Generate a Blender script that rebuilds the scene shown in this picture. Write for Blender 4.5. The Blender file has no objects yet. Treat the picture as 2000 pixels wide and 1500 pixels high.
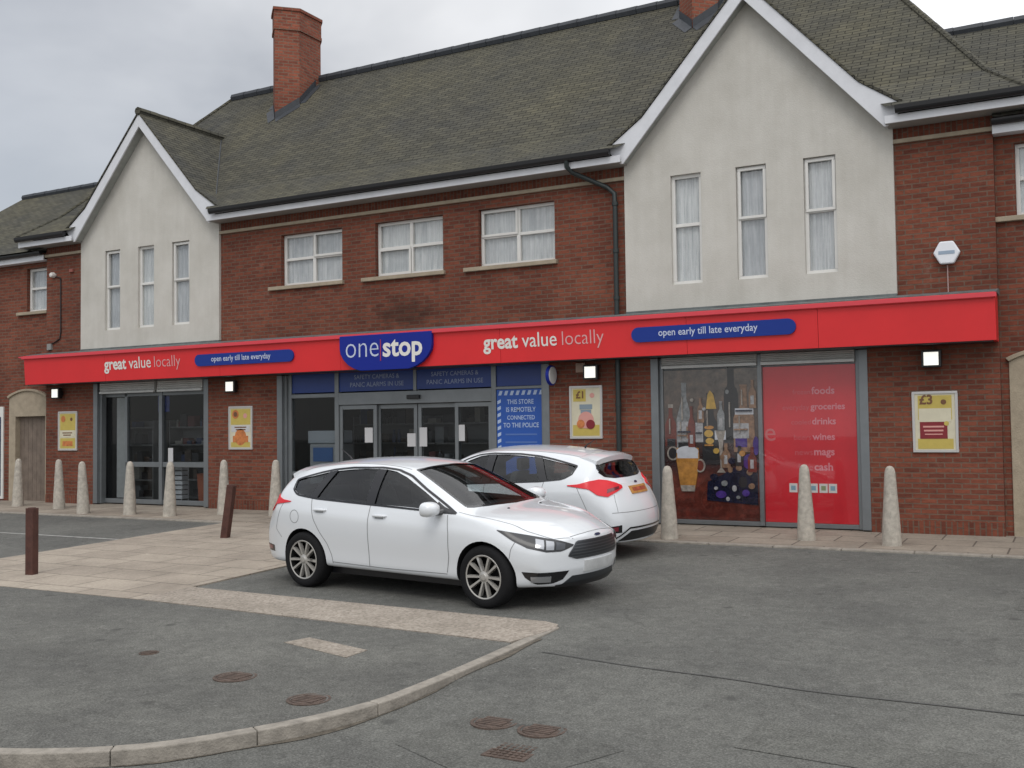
import bpy, bmesh, math, random
import numpy as np
from mathutils import Vector, Matrix
from mathutils.bvhtree import BVHTree
random.seed(7)
SC = bpy.context.scene
COL = SC.collection

# ---------------------------------------------------------------- camera
CP = Vector((0, -16.336, 1.652)); yaw, pitch, roll, FPX = .5009, .0409, -.0127, 2038.6
fw = Vector((-math.sin(yaw)*math.cos(pitch), math.cos(yaw)*math.cos(pitch), math.sin(pitch)))
rt = Vector((math.cos(yaw), math.sin(yaw), 0)); up = rt.cross(fw)
r2 = rt*math.cos(roll)+up*math.sin(roll); u2 = -rt*math.sin(roll)+up*math.cos(roll)
cd = bpy.data.cameras.new('camera'); cam = bpy.data.objects.new('camera', cd); COL.objects.link(cam)
M = Matrix((r2, u2, -fw)).transposed().to_4x4(); M.translation = CP
cam.matrix_world = M
cd.sensor_width = 36; cd.lens = 36*FPX/2000; cd.clip_end = 2000; cd.clip_start = .1
SC.camera = cam

# ---------------------------------------------------------------- world, sun, exposure
SUN_EL, SUN_ROT = math.radians(52), math.radians(205)
w = bpy.data.worlds.new('World'); SC.world = w; w.use_nodes = True
nt = w.node_tree; nt.nodes.clear()
def N(t, **k):
    n = nt.nodes.new(t)
    for a, b in k.items(): setattr(n, a, b)
    return n
out = N('ShaderNodeOutputWorld')
sky = N('ShaderNodeTexSky', sky_type='NISHITA', sun_disc=False, sun_elevation=SUN_EL, sun_rotation=SUN_ROT)
bg1 = N('ShaderNodeBackground'); bg1.inputs[1].default_value = .10
bg2 = N('ShaderNodeBackground'); bg2.inputs[1].default_value = 1.0
geo = N('ShaderNodeTexCoord')
mp = N('ShaderNodeMapping'); mp.inputs['Scale'].default_value = (1.0, 1.0, 2.4); mp.inputs['Location'].default_value = (.35, .1, .2)
nz = N('ShaderNodeTexNoise'); nz.inputs['Scale'].default_value = 2.1; nz.inputs['Detail'].default_value = 5; nz.inputs['Roughness'].default_value = .5; nz.inputs['Distortion'].default_value = .3
rp = N('ShaderNodeValToRGB')
e = rp.color_ramp.elements
e[0].position = .36; e[0].color = (.50, .51, .53, 1)
e[1].position = .66; e[1].color = (.84, .84, .845, 1)
# the cloud is thicker to the left (-x) and thins to the bright side on the right
sep = N('ShaderNodeSeparateXYZ')
gr = N('ShaderNodeMapRange'); gr.inputs[1].default_value = -.75; gr.inputs[2].default_value = .0; gr.inputs[3].default_value = .85; gr.inputs[4].default_value = 1.5
ze = N('ShaderNodeMapRange'); ze.inputs[1].default_value = .15; ze.inputs[2].default_value = 1.0; ze.inputs[3].default_value = 1.0; ze.inputs[4].default_value = 1.9
mu = N('ShaderNodeMath', operation='MULTIPLY')
vm = N('ShaderNodeVectorMath', operation='SCALE')
mix = N('ShaderNodeMixShader'); bl_ = N('ShaderNodeMapRange'); bl_.inputs[1].default_value = -.85; bl_.inputs[2].default_value = -.5; bl_.inputs[3].default_value = .62; bl_.inputs[4].default_value = .90
L = nt.links.new
L(sky.outputs[0], bg1.inputs[0]); L(geo.outputs['Generated'], mp.inputs[0]); L(mp.outputs[0], nz.inputs[0]); L(nz.outputs[0], rp.inputs[0])
L(geo.outputs['Generated'], sep.inputs[0]); L(sep.outputs[0], gr.inputs[0]); L(sep.outputs[2], ze.inputs[0])
L(gr.outputs[0], mu.inputs[0]); L(ze.outputs[0], mu.inputs[1]); L(rp.outputs[0], vm.inputs[0]); L(mu.outputs[0], vm.inputs['Scale'])
L(sep.outputs[0], bl_.inputs[0]); L(bl_.outputs[0], mix.inputs[0]); L(vm.outputs[0], bg2.inputs[0]); L(bg1.outputs[0], mix.inputs[1]); L(bg2.outputs[0], mix.inputs[2]); L(mix.outputs[0], out.inputs[0])
sl = bpy.data.lights.new('sun', 'SUN'); sl.energy = .8; sl.angle = math.radians(24); sl.color = (1, .96, .9)
so = bpy.data.objects.new('sun', sl); COL.objects.link(so)
# light comes from the camera side, a little to the right
sd = Vector((math.cos(SUN_EL)*math.sin(SUN_ROT), math.cos(SUN_EL)*math.cos(SUN_ROT), math.sin(SUN_EL)))
sd = Vector((.22, -.60, .80)).normalized()
so.rotation_euler = sd.to_track_quat('Z', 'Y').to_euler(); so.location = (0, -10, 30)
sky.sun_elevation = math.asin(sd.z); sky.sun_rotation = math.atan2(sd.x, sd.y)
SC.view_settings.view_transform = 'Standard'; SC.view_settings.look = 'None'; SC.view_settings.gamma = 1
SC.view_settings.exposure = 0.0

# ---------------------------------------------------------------- materials
def mat(name, col=(.5, .5, .5), rough=.6, metal=0, spec=.5, coat=0, noise=0, nscale=8, bump=0, bscale=40, emit=None, estr=1, alpha=None):
    m = bpy.data.materials.new(name); m.use_nodes = True
    t = m.node_tree; b = t.nodes['Principled BSDF']
    b.inputs['Base Color'].default_value = (*col, 1); b.inputs['Roughness'].default_value = rough
    b.inputs['Metallic'].default_value = metal; b.inputs['Specular IOR Level'].default_value = spec
    b.inputs['Coat Weight'].default_value = coat; b.inputs['Coat Roughness'].default_value = .04
    if emit: b.inputs['Emission Color'].default_value = (*emit, 1); b.inputs['Emission Strength'].default_value = estr
    tc = t.nodes.new('ShaderNodeTexCoord')
    if noise:
        n = t.nodes.new('ShaderNodeTexNoise'); n.inputs['Scale'].default_value = nscale; n.inputs['Detail'].default_value = 8; n.inputs['Roughness'].default_value = .65
        r = t.nodes.new('ShaderNodeMapRange'); r.inputs[1].default_value = .3; r.inputs[2].default_value = .7
        r.inputs[3].default_value = 1-noise; r.inputs[4].default_value = 1+noise
        v = t.nodes.new('ShaderNodeVectorMath'); v.operation = 'SCALE'; v.inputs[0].default_value = col
        t.links.new(tc.outputs['Object'], n.inputs[0]); t.links.new(n.outputs[0], r.inputs[0]); t.links.new(r.outputs[0], v.inputs['Scale']); t.links.new(v.outputs[0], b.inputs['Base Color'])
    if bump:
        n2 = t.nodes.new('ShaderNodeTexNoise'); n2.inputs['Scale'].default_value = bscale; n2.inputs['Detail'].default_value = 6
        bp = t.nodes.new('ShaderNodeBump'); bp.inputs['Strength'].default_value = bump; bp.inputs['Distance'].default_value = .02
        t.links.new(tc.outputs['Object'], n2.inputs[0]); t.links.new(n2.outputs[0], bp.inputs['Height']); t.links.new(bp.outputs[0], b.inputs['Normal'])
    return m
def nodes(m): return m.node_tree, m.node_tree.nodes['Principled BSDF']
def add(t, typ, **k):
    n = t.nodes.new(typ)
    for a, b in k.items(): setattr(n, a, b)
    return n
def ramp(t, stops):
    r = t.nodes.new('ShaderNodeValToRGB'); el = r.color_ramp.elements
    while len(el) < len(stops): el.new(.5)
    for x, (p, c) in zip(el, stops): x.position = p; x.color = (*c, 1)
    return r
def mixc(t, a, b, fac, mode='MIX'):
    m = t.nodes.new('ShaderNodeMix'); m.data_type = 'RGBA'; m.blend_type = mode
    if isinstance(fac, (int, float)): m.inputs[0].default_value = fac
    else: t.links.new(fac, m.inputs[0])
    for i, s in ((6, a), (7, b)):
        if isinstance(s, tuple): m.inputs[i].default_value = (*s, 1)
        else: t.links.new(s, m.inputs[i])
    return m.outputs[2]
def noise(t, scale, detail=6, rough=.6, src='Object', sc=None):
    tc = add(t, 'ShaderNodeTexCoord'); n = add(t, 'ShaderNodeTexNoise')
    n.inputs['Scale'].default_value = scale; n.inputs['Detail'].default_value = detail; n.inputs['Roughness'].default_value = rough
    if sc:
        mpn = add(t, 'ShaderNodeMapping'); mpn.inputs['Scale'].default_value = sc
        t.links.new(tc.outputs[src], mpn.inputs[0]); t.links.new(mpn.outputs[0], n.inputs[0])
    else: t.links.new(tc.outputs[src], n.inputs[0])
    return n.outputs[0]
def bricktex(t, c1, c2, mo, bw, rh, ms, bias=0, offset=.5, rot=0, smooth=.1, freq=2):
    tc = add(t, 'ShaderNodeTexCoord'); mpn = add(t, 'ShaderNodeMapping'); mpn.inputs['Rotation'].default_value[2] = rot
    b = add(t, 'ShaderNodeTexBrick'); b.offset = offset; b.offset_frequency = freq
    b.inputs['Color1'].default_value = (*c1, 1); b.inputs['Color2'].default_value = (*c2, 1); b.inputs['Mortar'].default_value = (*mo, 1)
    b.inputs['Scale'].default_value = 1; b.inputs['Mortar Size'].default_value = ms; b.inputs['Mortar Smooth'].default_value = smooth
    b.inputs['Bias'].default_value = bias; b.inputs['Brick Width'].default_value = bw; b.inputs['Row Height'].default_value = rh
    t.links.new(tc.outputs['UV'], mpn.inputs[0]); t.links.new(mpn.outputs[0], b.inputs[0])
    return b
def brick_mat(name, rot=0, dark=1.0, patchy=True):
    m = mat(name, rough=.9, spec=.2); t, b = nodes(m)
    bt = bricktex(t, (.215*dark, .071*dark, .045*dark), (.130*dark, .044*dark, .031*dark), (.150*dark, .100*dark, .076*dark), .225, .075, .010, bias=-.1, rot=rot)
    n1 = noise(t, 9, 5, .7, 'UV', (1, 3.2, 1))
    r1 = ramp(t, [(.22, (.55, .52, .52)), (.5, (1, 1, 1)), (.8, (1.35, 1.25, 1.15))]); t.links.new(n1, r1.inputs[0])
    c = mixc(t, bt.outputs[0], r1.outputs[0], .9, 'MULTIPLY')
    n2 = noise(t, .55, 4, .6, 'UV'); r2_ = ramp(t, [(.3, (.72, .70, .70)), (.65, (1.1, 1.08, 1.05))]); t.links.new(n2, r2_.inputs[0])
    c = mixc(t, c, r2_.outputs[0], 1., 'MULTIPLY')
    if patchy:   # pale bloom on the bricks
        n3 = noise(t, 2.2, 6, .75, 'UV'); r3 = ramp(t, [(.60, (0, 0, 0)), (.8, (.5, .5, .5))]); t.links.new(n3, r3.inputs[0])
        c = mixc(t, c, (.27, .21, .17), r3.outputs[0])
        # soot above the round logo, damp below the sills
        tcs = add(t, 'ShaderNodeTexCoord'); mps = add(t, 'ShaderNodeMapping'); mps.inputs['Location'].default_value = (11.25/.85, -3.82/.42, 0); mps.inputs['Scale'].default_value = (1/.85, 1/.42, 0)
        ln = add(t, 'ShaderNodeVectorMath', operation='LENGTH'); t.links.new(tcs.outputs['UV'], mps.inputs[0]); t.links.new(mps.outputs[0], ln.inputs[0])
        ns = noise(t, 3.2, 5, .7, 'UV'); ma = add(t, 'ShaderNodeMath', operation='MULTIPLY_ADD'); ma.inputs[1].default_value = 1.3; t.links.new(ns, ma.inputs[0]); t.links.new(ln.outputs['Value'], ma.inputs[2])
        rs = ramp(t, [(.62, (.62, .62, .62)), (1.0, (0, 0, 0))]); mh = add(t, 'ShaderNodeMath', operation='MULTIPLY'); mh.inputs[1].default_value = .62; t.links.new(ma.outputs[0], mh.inputs[0]); t.links.new(mh.outputs[0], rs.inputs[0])
        c = mixc(t, c, (.03, .018, .014), rs.outputs[0])
    t.links.new(c, b.inputs['Base Color'])
    bp = add(t, 'ShaderNodeBump'); bp.inputs['Strength'].default_value = .5; bp.inputs['Distance'].default_value = .012; bp.invert = True
    t.links.new(bt.outputs['Fac'], bp.inputs['Height']); t.links.new(bp.outputs[0], b.inputs['Normal'])
    return m
BRICK = brick_mat('red_brick'); SOLD = brick_mat('soldier_brick', rot=math.pi/2, dark=.92, patchy=False); CHIM = brick_mat('chimney_brick', dark=1.35, patchy=False)
def slate_mat():
    m = mat('roof_tile', rough=.9, spec=.22); t, b = nodes(m)
    bt = bricktex(t, (.108, .103, .088), (.078, .075, .066), (.026, .025, .023), .26, .095, .008, bias=0, smooth=.3)
    n1 = noise(t, 3.0, 7, .75, 'UV', (1, 2.2, 1)); r1 = ramp(t, [(.28, (.62, .64, .66)), (.55, (1, 1, .97)), (.8, (1.35, 1.3, 1.12))]); t.links.new(n1, r1.inputs[0])
    c = mixc(t, bt.outputs[0], r1.outputs[0], 1., 'MULTIPLY')
    n2 = noise(t, .5, 5, .65, 'UV'); r2_ = ramp(t, [(.3, (.75, .78, .84)), (.7, (1.2, 1.16, .95))]); t.links.new(n2, r2_.inputs[0])
    c = mixc(t, c, r2_.outputs[0], 1., 'MULTIPLY')
    n3 = noise(t, 7, 5, .8, 'UV'); r3 = ramp(t, [(.68, (0, 0, 0)), (.78, (.55, .55, .55))]); t.links.new(n3, r3.inputs[0])
    c = mixc(t, c, (.125, .112, .075), r3.outputs[0])
    t.links.new(c, b.inputs['Base Color'])
    bp = add(t, 'ShaderNodeBump'); bp.inputs['Strength'].default_value = .8; bp.inputs['Distance'].default_value = .02; bp.invert = True
    t.links.new(bt.outputs['Fac'], bp.inputs['Height']); t.links.new(bp.outputs[0], b.inputs['Normal'])
    return m
SLATE = slate_mat()
def render_mat():
    m = mat('painted_render', rough=.85, spec=.2, bump=.25, bscale=60); t, b = nodes(m)
    n1 = noise(t, 1.2, 6, .65); r1 = ramp(t, [(.3, (.50, .48, .435)), (.7, (.60, .58, .535))]); t.links.new(n1, r1.inputs[0])
    n2 = noise(t, 3.0, 5, .7, 'Object', (2.2, 1, .22)); r2_ = ramp(t, [(.3, (.93, .925, .915)), (.62, (1, 1, 1))]); t.links.new(n2, r2_.inputs[0])
    c = mixc(t, r1.outputs[0], r2_.outputs[0], .8, 'MULTIPLY')
    n3 = noise(t, 5.5, 6, .8); r3 = ramp(t, [(.64, (0, 0, 0)), (.76, (.4, .4, .4))]); t.links.new(n3, r3.inputs[0])
    c = mixc(t, c, (.34, .31, .26), r3.outputs[0])
    t.links.new(c, b.inputs['Base Color']); return m
RENDER = render_mat()
def asphalt_mat(name, base, tint=(1, 1, 1), crack=True):
    m = mat(name, rough=.93, spec=.25, bump=.5, bscale=90); t, b = nodes(m)
    g = lambda k: tuple(base*k*c for c in tint)
    n1 = noise(t, 70, 3, .8); r1 = ramp(t, [(.28, g(.48)), (.5, g(1)), (.72, g(1.75))]); t.links.new(n1, r1.inputs[0])
    n2 = noise(t, .7, 7, .68); r2_ = ramp(t, [(.32, (.76, .76, .76)), (.66, (1.15, 1.15, 1.12))]); t.links.new(n2, r2_.inputs[0])
    c = mixc(t, r1.outputs[0], r2_.outputs[0], 1., 'MULTIPLY')
    n2b = noise(t, 9, 4, .7); r2b = ramp(t, [(.3, (.8, .8, .8)), (.7, (1.14, 1.14, 1.14))]); t.links.new(n2b, r2b.inputs[0])
    c = mixc(t, c, r2b.outputs[0], 1., 'MULTIPLY')
    # dark oil spots and pale chewing-gum flecks
    tc = add(t, 'ShaderNodeTexCoord')
    v = add(t, 'ShaderNodeTexVoronoi'); v.inputs['Scale'].default_value = 1.6; v.inputs['Randomness'].default_value = 1
    n4 = noise(t, 14, 3, .6); md = add(t, 'ShaderNodeMath', operation='MULTIPLY_ADD'); md.inputs[1].default_value = .16; t.links.new(n4, md.inputs[0])
    t.links.new(tc.outputs['Object'], v.inputs[0]); t.links.new(v.outputs['Distance'], md.inputs[2])
    r4 = ramp(t, [(.14, (.75, .75, .75)), (.19, (0, 0, 0))]); t.links.new(md.outputs[0], r4.inputs[0])
    c = mixc(t, c, g(.55), r4.outputs[0])
    v2 = add(t, 'ShaderNodeTexVoronoi'); v2.inputs['Scale'].default_value = 4.3; t.links.new(tc.outputs['Object'], v2.inputs[0])
    r5 = ramp(t, [(.05, (.5, .5, .5)), (.085, (0, 0, 0))]); t.links.new(v2.outputs['Distance'], r5.inputs[0])
    c = mixc(t, c, g(1.7), r5.outputs[0])
    if crack:
        v3 = add(t, 'ShaderNodeTexVoronoi'); v3.feature = 'DISTANCE_TO_EDGE'; v3.inputs['Scale'].default_value = .42
        nn = add(t, 'ShaderNodeTexNoise'); nn.inputs['Scale'].default_value = 1.8; nn.inputs['Detail'].default_value = 6
        t.links.new(tc.outputs['Object'], nn.inputs[0])
        ad = add(t, 'ShaderNodeMix'); ad.data_type = 'VECTOR'; ad.inputs[0].default_value = .35
        t.links.new(tc.outputs['Object'], ad.inputs[4]); t.links.new(nn.outputs['Color'], ad.inputs[5]); t.links.new(ad.outputs[1], v3.inputs[0])
        r6 = ramp(t, [(.002, (.4, .4, .4)), (.008, (0, 0, 0))]); t.links.new(v3.outputs['Distance'], r6.inputs[0])
        n7 = noise(t, .8, 3, .5); r7 = ramp(t, [(.5, (0, 0, 0)), (.6, (1, 1, 1))]); t.links.new(n7, r7.inputs[0])
        f = mixc(t, r6.outputs[0], r7.outputs[0], 1., 'MULTIPLY')
        c = mixc(t, c, g(.5), f)
    t.links.new(c, b.inputs['Base Color']); return m
ASPH = asphalt_mat('asphalt', .130, (1.0, 1.0, .935)); FOOT = asphalt_mat('footway_asphalt', .128, (1.0, .99, .92), crack=False)
def slab_mat(name, c1, c2, mo, bw, rh, rot=0, ms=.012, offset=.5):
    m = mat(name, rough=.9, spec=.25, bump=.3, bscale=120); t, b = nodes(m)
    bt = bricktex(t, c1, c2, mo, bw, rh, ms, rot=rot, offset=offset)
    n1 = noise(t, 26, 5, .75); r1 = ramp(t, [(.3, (.82, .80, .78)), (.7, (1.14, 1.13, 1.12))]); t.links.new(n1, r1.inputs[0])
    c = mixc(t, bt.outputs[0], r1.outputs[0], 1., 'MULTIPLY')
    n2 = noise(t, 1.1, 6, .7); r2_ = ramp(t, [(.3, (.72, .71, .70)), (.62, (1.08, 1.07, 1.05))]); t.links.new(n2, r2_.inputs[0])
    c = mixc(t, c, r2_.outputs[0], 1., 'MULTIPLY'); t.links.new(c, b.inputs['Base Color']); return m
SLAB = slab_mat('paving_slab', (.37, .33, .28), (.325, .288, .245), (.185, .162, .138), .9, .6)
SLAB2 = slab_mat('shop_paving', (.33, .295, .25), (.29, .255, .215), (.13, .11, .095), .9, .6)
def aggregate_mat():
    m = mat('pink_aggregate', rough=.92, spec=.25, bump=.6, bscale=110); t, b = nodes(m)
    v = add(t, 'ShaderNodeTexVoronoi'); v.inputs['Scale'].default_value = 42; tc = add(t, 'ShaderNodeTexCoord'); t.links.new(tc.outputs['Object'], v.inputs[0])
    r = ramp(t, [(.0, (.22, .19, .162)), (.45, (.335, .295, .25)), (1, (.43, .385, .335))]); t.links.new(v.outputs['Color'], r.inputs[0])
    n2 = noise(t, 1.6, 6, .7); r2_ = ramp(t, [(.3, (.78, .77, .75)), (.65, (1.08, 1.07, 1.06))]); t.links.new(n2, r2_.inputs[0])
    c = mixc(t, r.outputs[0], r2_.outputs[0], 1., 'MULTIPLY'); t.links.new(c, b.inputs['Base Color']); return m
AGG = aggregate_mat()
KERB = mat('kerb_concrete', (.27, .245, .21), .9, noise=.28, nscale=9, bump=.4, bscale=60)
CONC = mat('bollard_concrete', (.43, .395, .34), .9, noise=.28, nscale=12, bump=.6, bscale=70)
STONE = mat('sandstone', (.34, .285, .21), .9, noise=.16, nscale=6, bump=.3)
WHITE = mat('white_gloss_paint', (.66, .67, .70), .45, noise=.07, nscale=3)
UPVC = mat('window_frame_white', (.68, .67, .64), .4, noise=.05, nscale=3)
BLACKP = mat('black_plastic', (.012, .012, .014), .35)
PIPE = mat('downpipe_green_black', (.018, .026, .026), .45)
RUST = mat('rusty_steel', (.075, .030, .022), .85, noise=.35, nscale=9, bump=.4)
IRON = mat('rusty_cast_iron', (.088, .062, .049), .85, noise=.45, nscale=22, bump=.6, bscale=50)
ALU = mat('grey_aluminium', (.20, .215, .225), .42, metal=.55, noise=.08, nscale=4)
ALUD = mat('dark_grey_steel', (.085, .095, .10), .5, metal=.4, noise=.12, nscale=5)
SHUT = mat('shutter_grey', (.55, .555, .54), .5, metal=.2, noise=.08, nscale=4)
RED = mat('sign_red', (.68, .022, .026), .42, noise=.05, nscale=1.5)
REDL = mat('sign_red_skylit', (.66, .05, .07), .35)  # lighter, pinker red: sky light caught by the top lip, put into the colour
BLUE = mat('sign_blue', (.007, .020, .24), .5, spec=.25)
BLUEP = mat('pill_blue', (.014, .040, .25), .5, spec=.25)
BAND = mat('header_blue', (.012, .040, .20), .35, noise=.1, nscale=2)
POSTB = mat('poster_blue', (.016, .085, .38), .4)
LETW = mat('letter_white', (.72, .70, .66), .5); LETP = mat('letter_pink', (.66, .36, .36), .5)
LETF = mat('letter_faint', (.26, .31, .42), .5); LETR = mat('letter_red_line', (.35, .02, .07), .5); LETK = mat('letter_faded_pink', (.62, .22, .26), .5)
LEAD = mat('grey_lead_flashing', (.12, .135, .135), .7, noise=.3, nscale=5)
FLASH = mat('dark_lead', (.035, .04, .048), .6, noise=.2, nscale=6)
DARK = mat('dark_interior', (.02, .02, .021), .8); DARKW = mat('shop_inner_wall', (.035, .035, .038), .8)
PAPER = mat('paper_white', (.52, .52, .53), .7)
YEL = mat('poster_yellow', (.50, .39, .09), .5, noise=.1, nscale=6); PALE = mat('poster_pale', (.60, .56, .42), .5, noise=.08, nscale=5)
ORA = mat('poster_orange', (.50, .17, .05), .5, noise=.35, nscale=12); BRN = mat('poster_brown', (.16, .07, .03), .5); MAR = mat('poster_maroon', (.20, .012, .02), .5, noise=.15, nscale=9)
FRAME = mat('snap_frame_silver', (.52, .51, .50), .35, metal=.3)
WOOD = mat('weathered_boarding', (.16, .125, .10), .85, noise=.25, nscale=5)
LAMPG = mat('lit_lamp_glass', (.9, .9, .85), .3, emit=(1, .97, .88), estr=.75)
POSTR = mat('poster_red', (.56, .016, .028), .3, noise=.12, nscale=1.4, coat=.15)
CURT = mat('net_curtain', (.40, .43, .46), .9, noise=.12, nscale=4)
def curtain():
    t, b = nodes(CURT); tc = add(t, 'ShaderNodeTexCoord'); wv = add(t, 'ShaderNodeTexWave'); wv.inputs['Scale'].default_value = 5.5; wv.inputs['Distortion'].default_value = 1.5
    t.links.new(tc.outputs['UV'], wv.inputs[0]); r = ramp(t, [(0, (.70, .73, .77)), (1, (.78, .81, .85))]); t.links.new(wv.outputs[0], r.inputs[0])
    oi = add(t, 'ShaderNodeObjectInfo'); ro = ramp(t, [(0, (.72, .73, .75)), (.5, (.88, .88, .88)), (1, (1, 1, .98))]); t.links.new(oi.outputs['Random'], ro.inputs[0])
    ws_ = add(t, 'ShaderNodeMath', operation='MULTIPLY_ADD'); ws_.inputs[1].default_value = 5; ws_.inputs[2].default_value = 2.2; t.links.new(oi.outputs['Random'], ws_.inputs[0]); t.links.new(ws_.outputs[0], wv.inputs['Scale'])
    nb = noise(t, 2.3, 4, .6, 'UV', (2.2, .6, 1)); rb_ = ramp(t, [(.35, (.62, .64, .67)), (.6, (1, 1, 1))]); t.links.new(nb, rb_.inputs[0])
    t.links.new(mixc(t, mixc(t, r.outputs[0], ro.outputs[0], 1., 'MULTIPLY'), rb_.outputs[0], .8, 'MULTIPLY'), b.inputs['Base Color'])
curtain()
def glass(name, tint=(1, 1, 1), refl=1.0, ior=1.5):
    m = bpy.data.materials.new(name); m.use_nodes = True; t = m.node_tree; t.nodes.clear()
    o = t.nodes.new('ShaderNodeOutputMaterial'); tr = t.nodes.new('ShaderNodeBsdfTransparent'); tr.inputs[0].default_value = (*tint, 1)
    gl = t.nodes.new('ShaderNodeBsdfGlossy'); gl.inputs['Roughness'].default_value = .02
    f = t.nodes.new('ShaderNodeFresnel'); ge = t.nodes.new('ShaderNodeNewGeometry'); io = t.nodes.new('ShaderNodeMapRange')
    io.inputs[3].default_value = ior; io.inputs[4].default_value = 1/ior; t.links.new(ge.outputs['Backfacing'], io.inputs[0]); t.links.new(io.outputs[0], f.inputs[0])
    mu = t.nodes.new('ShaderNodeMath'); mu.operation = 'MULTIPLY'; mu.inputs[1].default_value = refl
    mx = t.nodes.new('ShaderNodeMixShader')
    t.links.new(f.outputs[0], mu.inputs[0]); t.links.new(mu.outputs[0], mx.inputs[0]); t.links.new(tr.outputs[0], mx.inputs[1]); t.links.new(gl.outputs[0], mx.inputs[2]); t.links.new(mx.outputs[0], o.inputs[0])
    return m
GLASS = glass('window_glass', (.95, .95, .94), 1.6); SHOPGL = glass('shop_glass', (.80, .82, .83), .55); CARGL = glass('car_glass', (.62, .66, .66), 1.5, 1.55)

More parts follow.
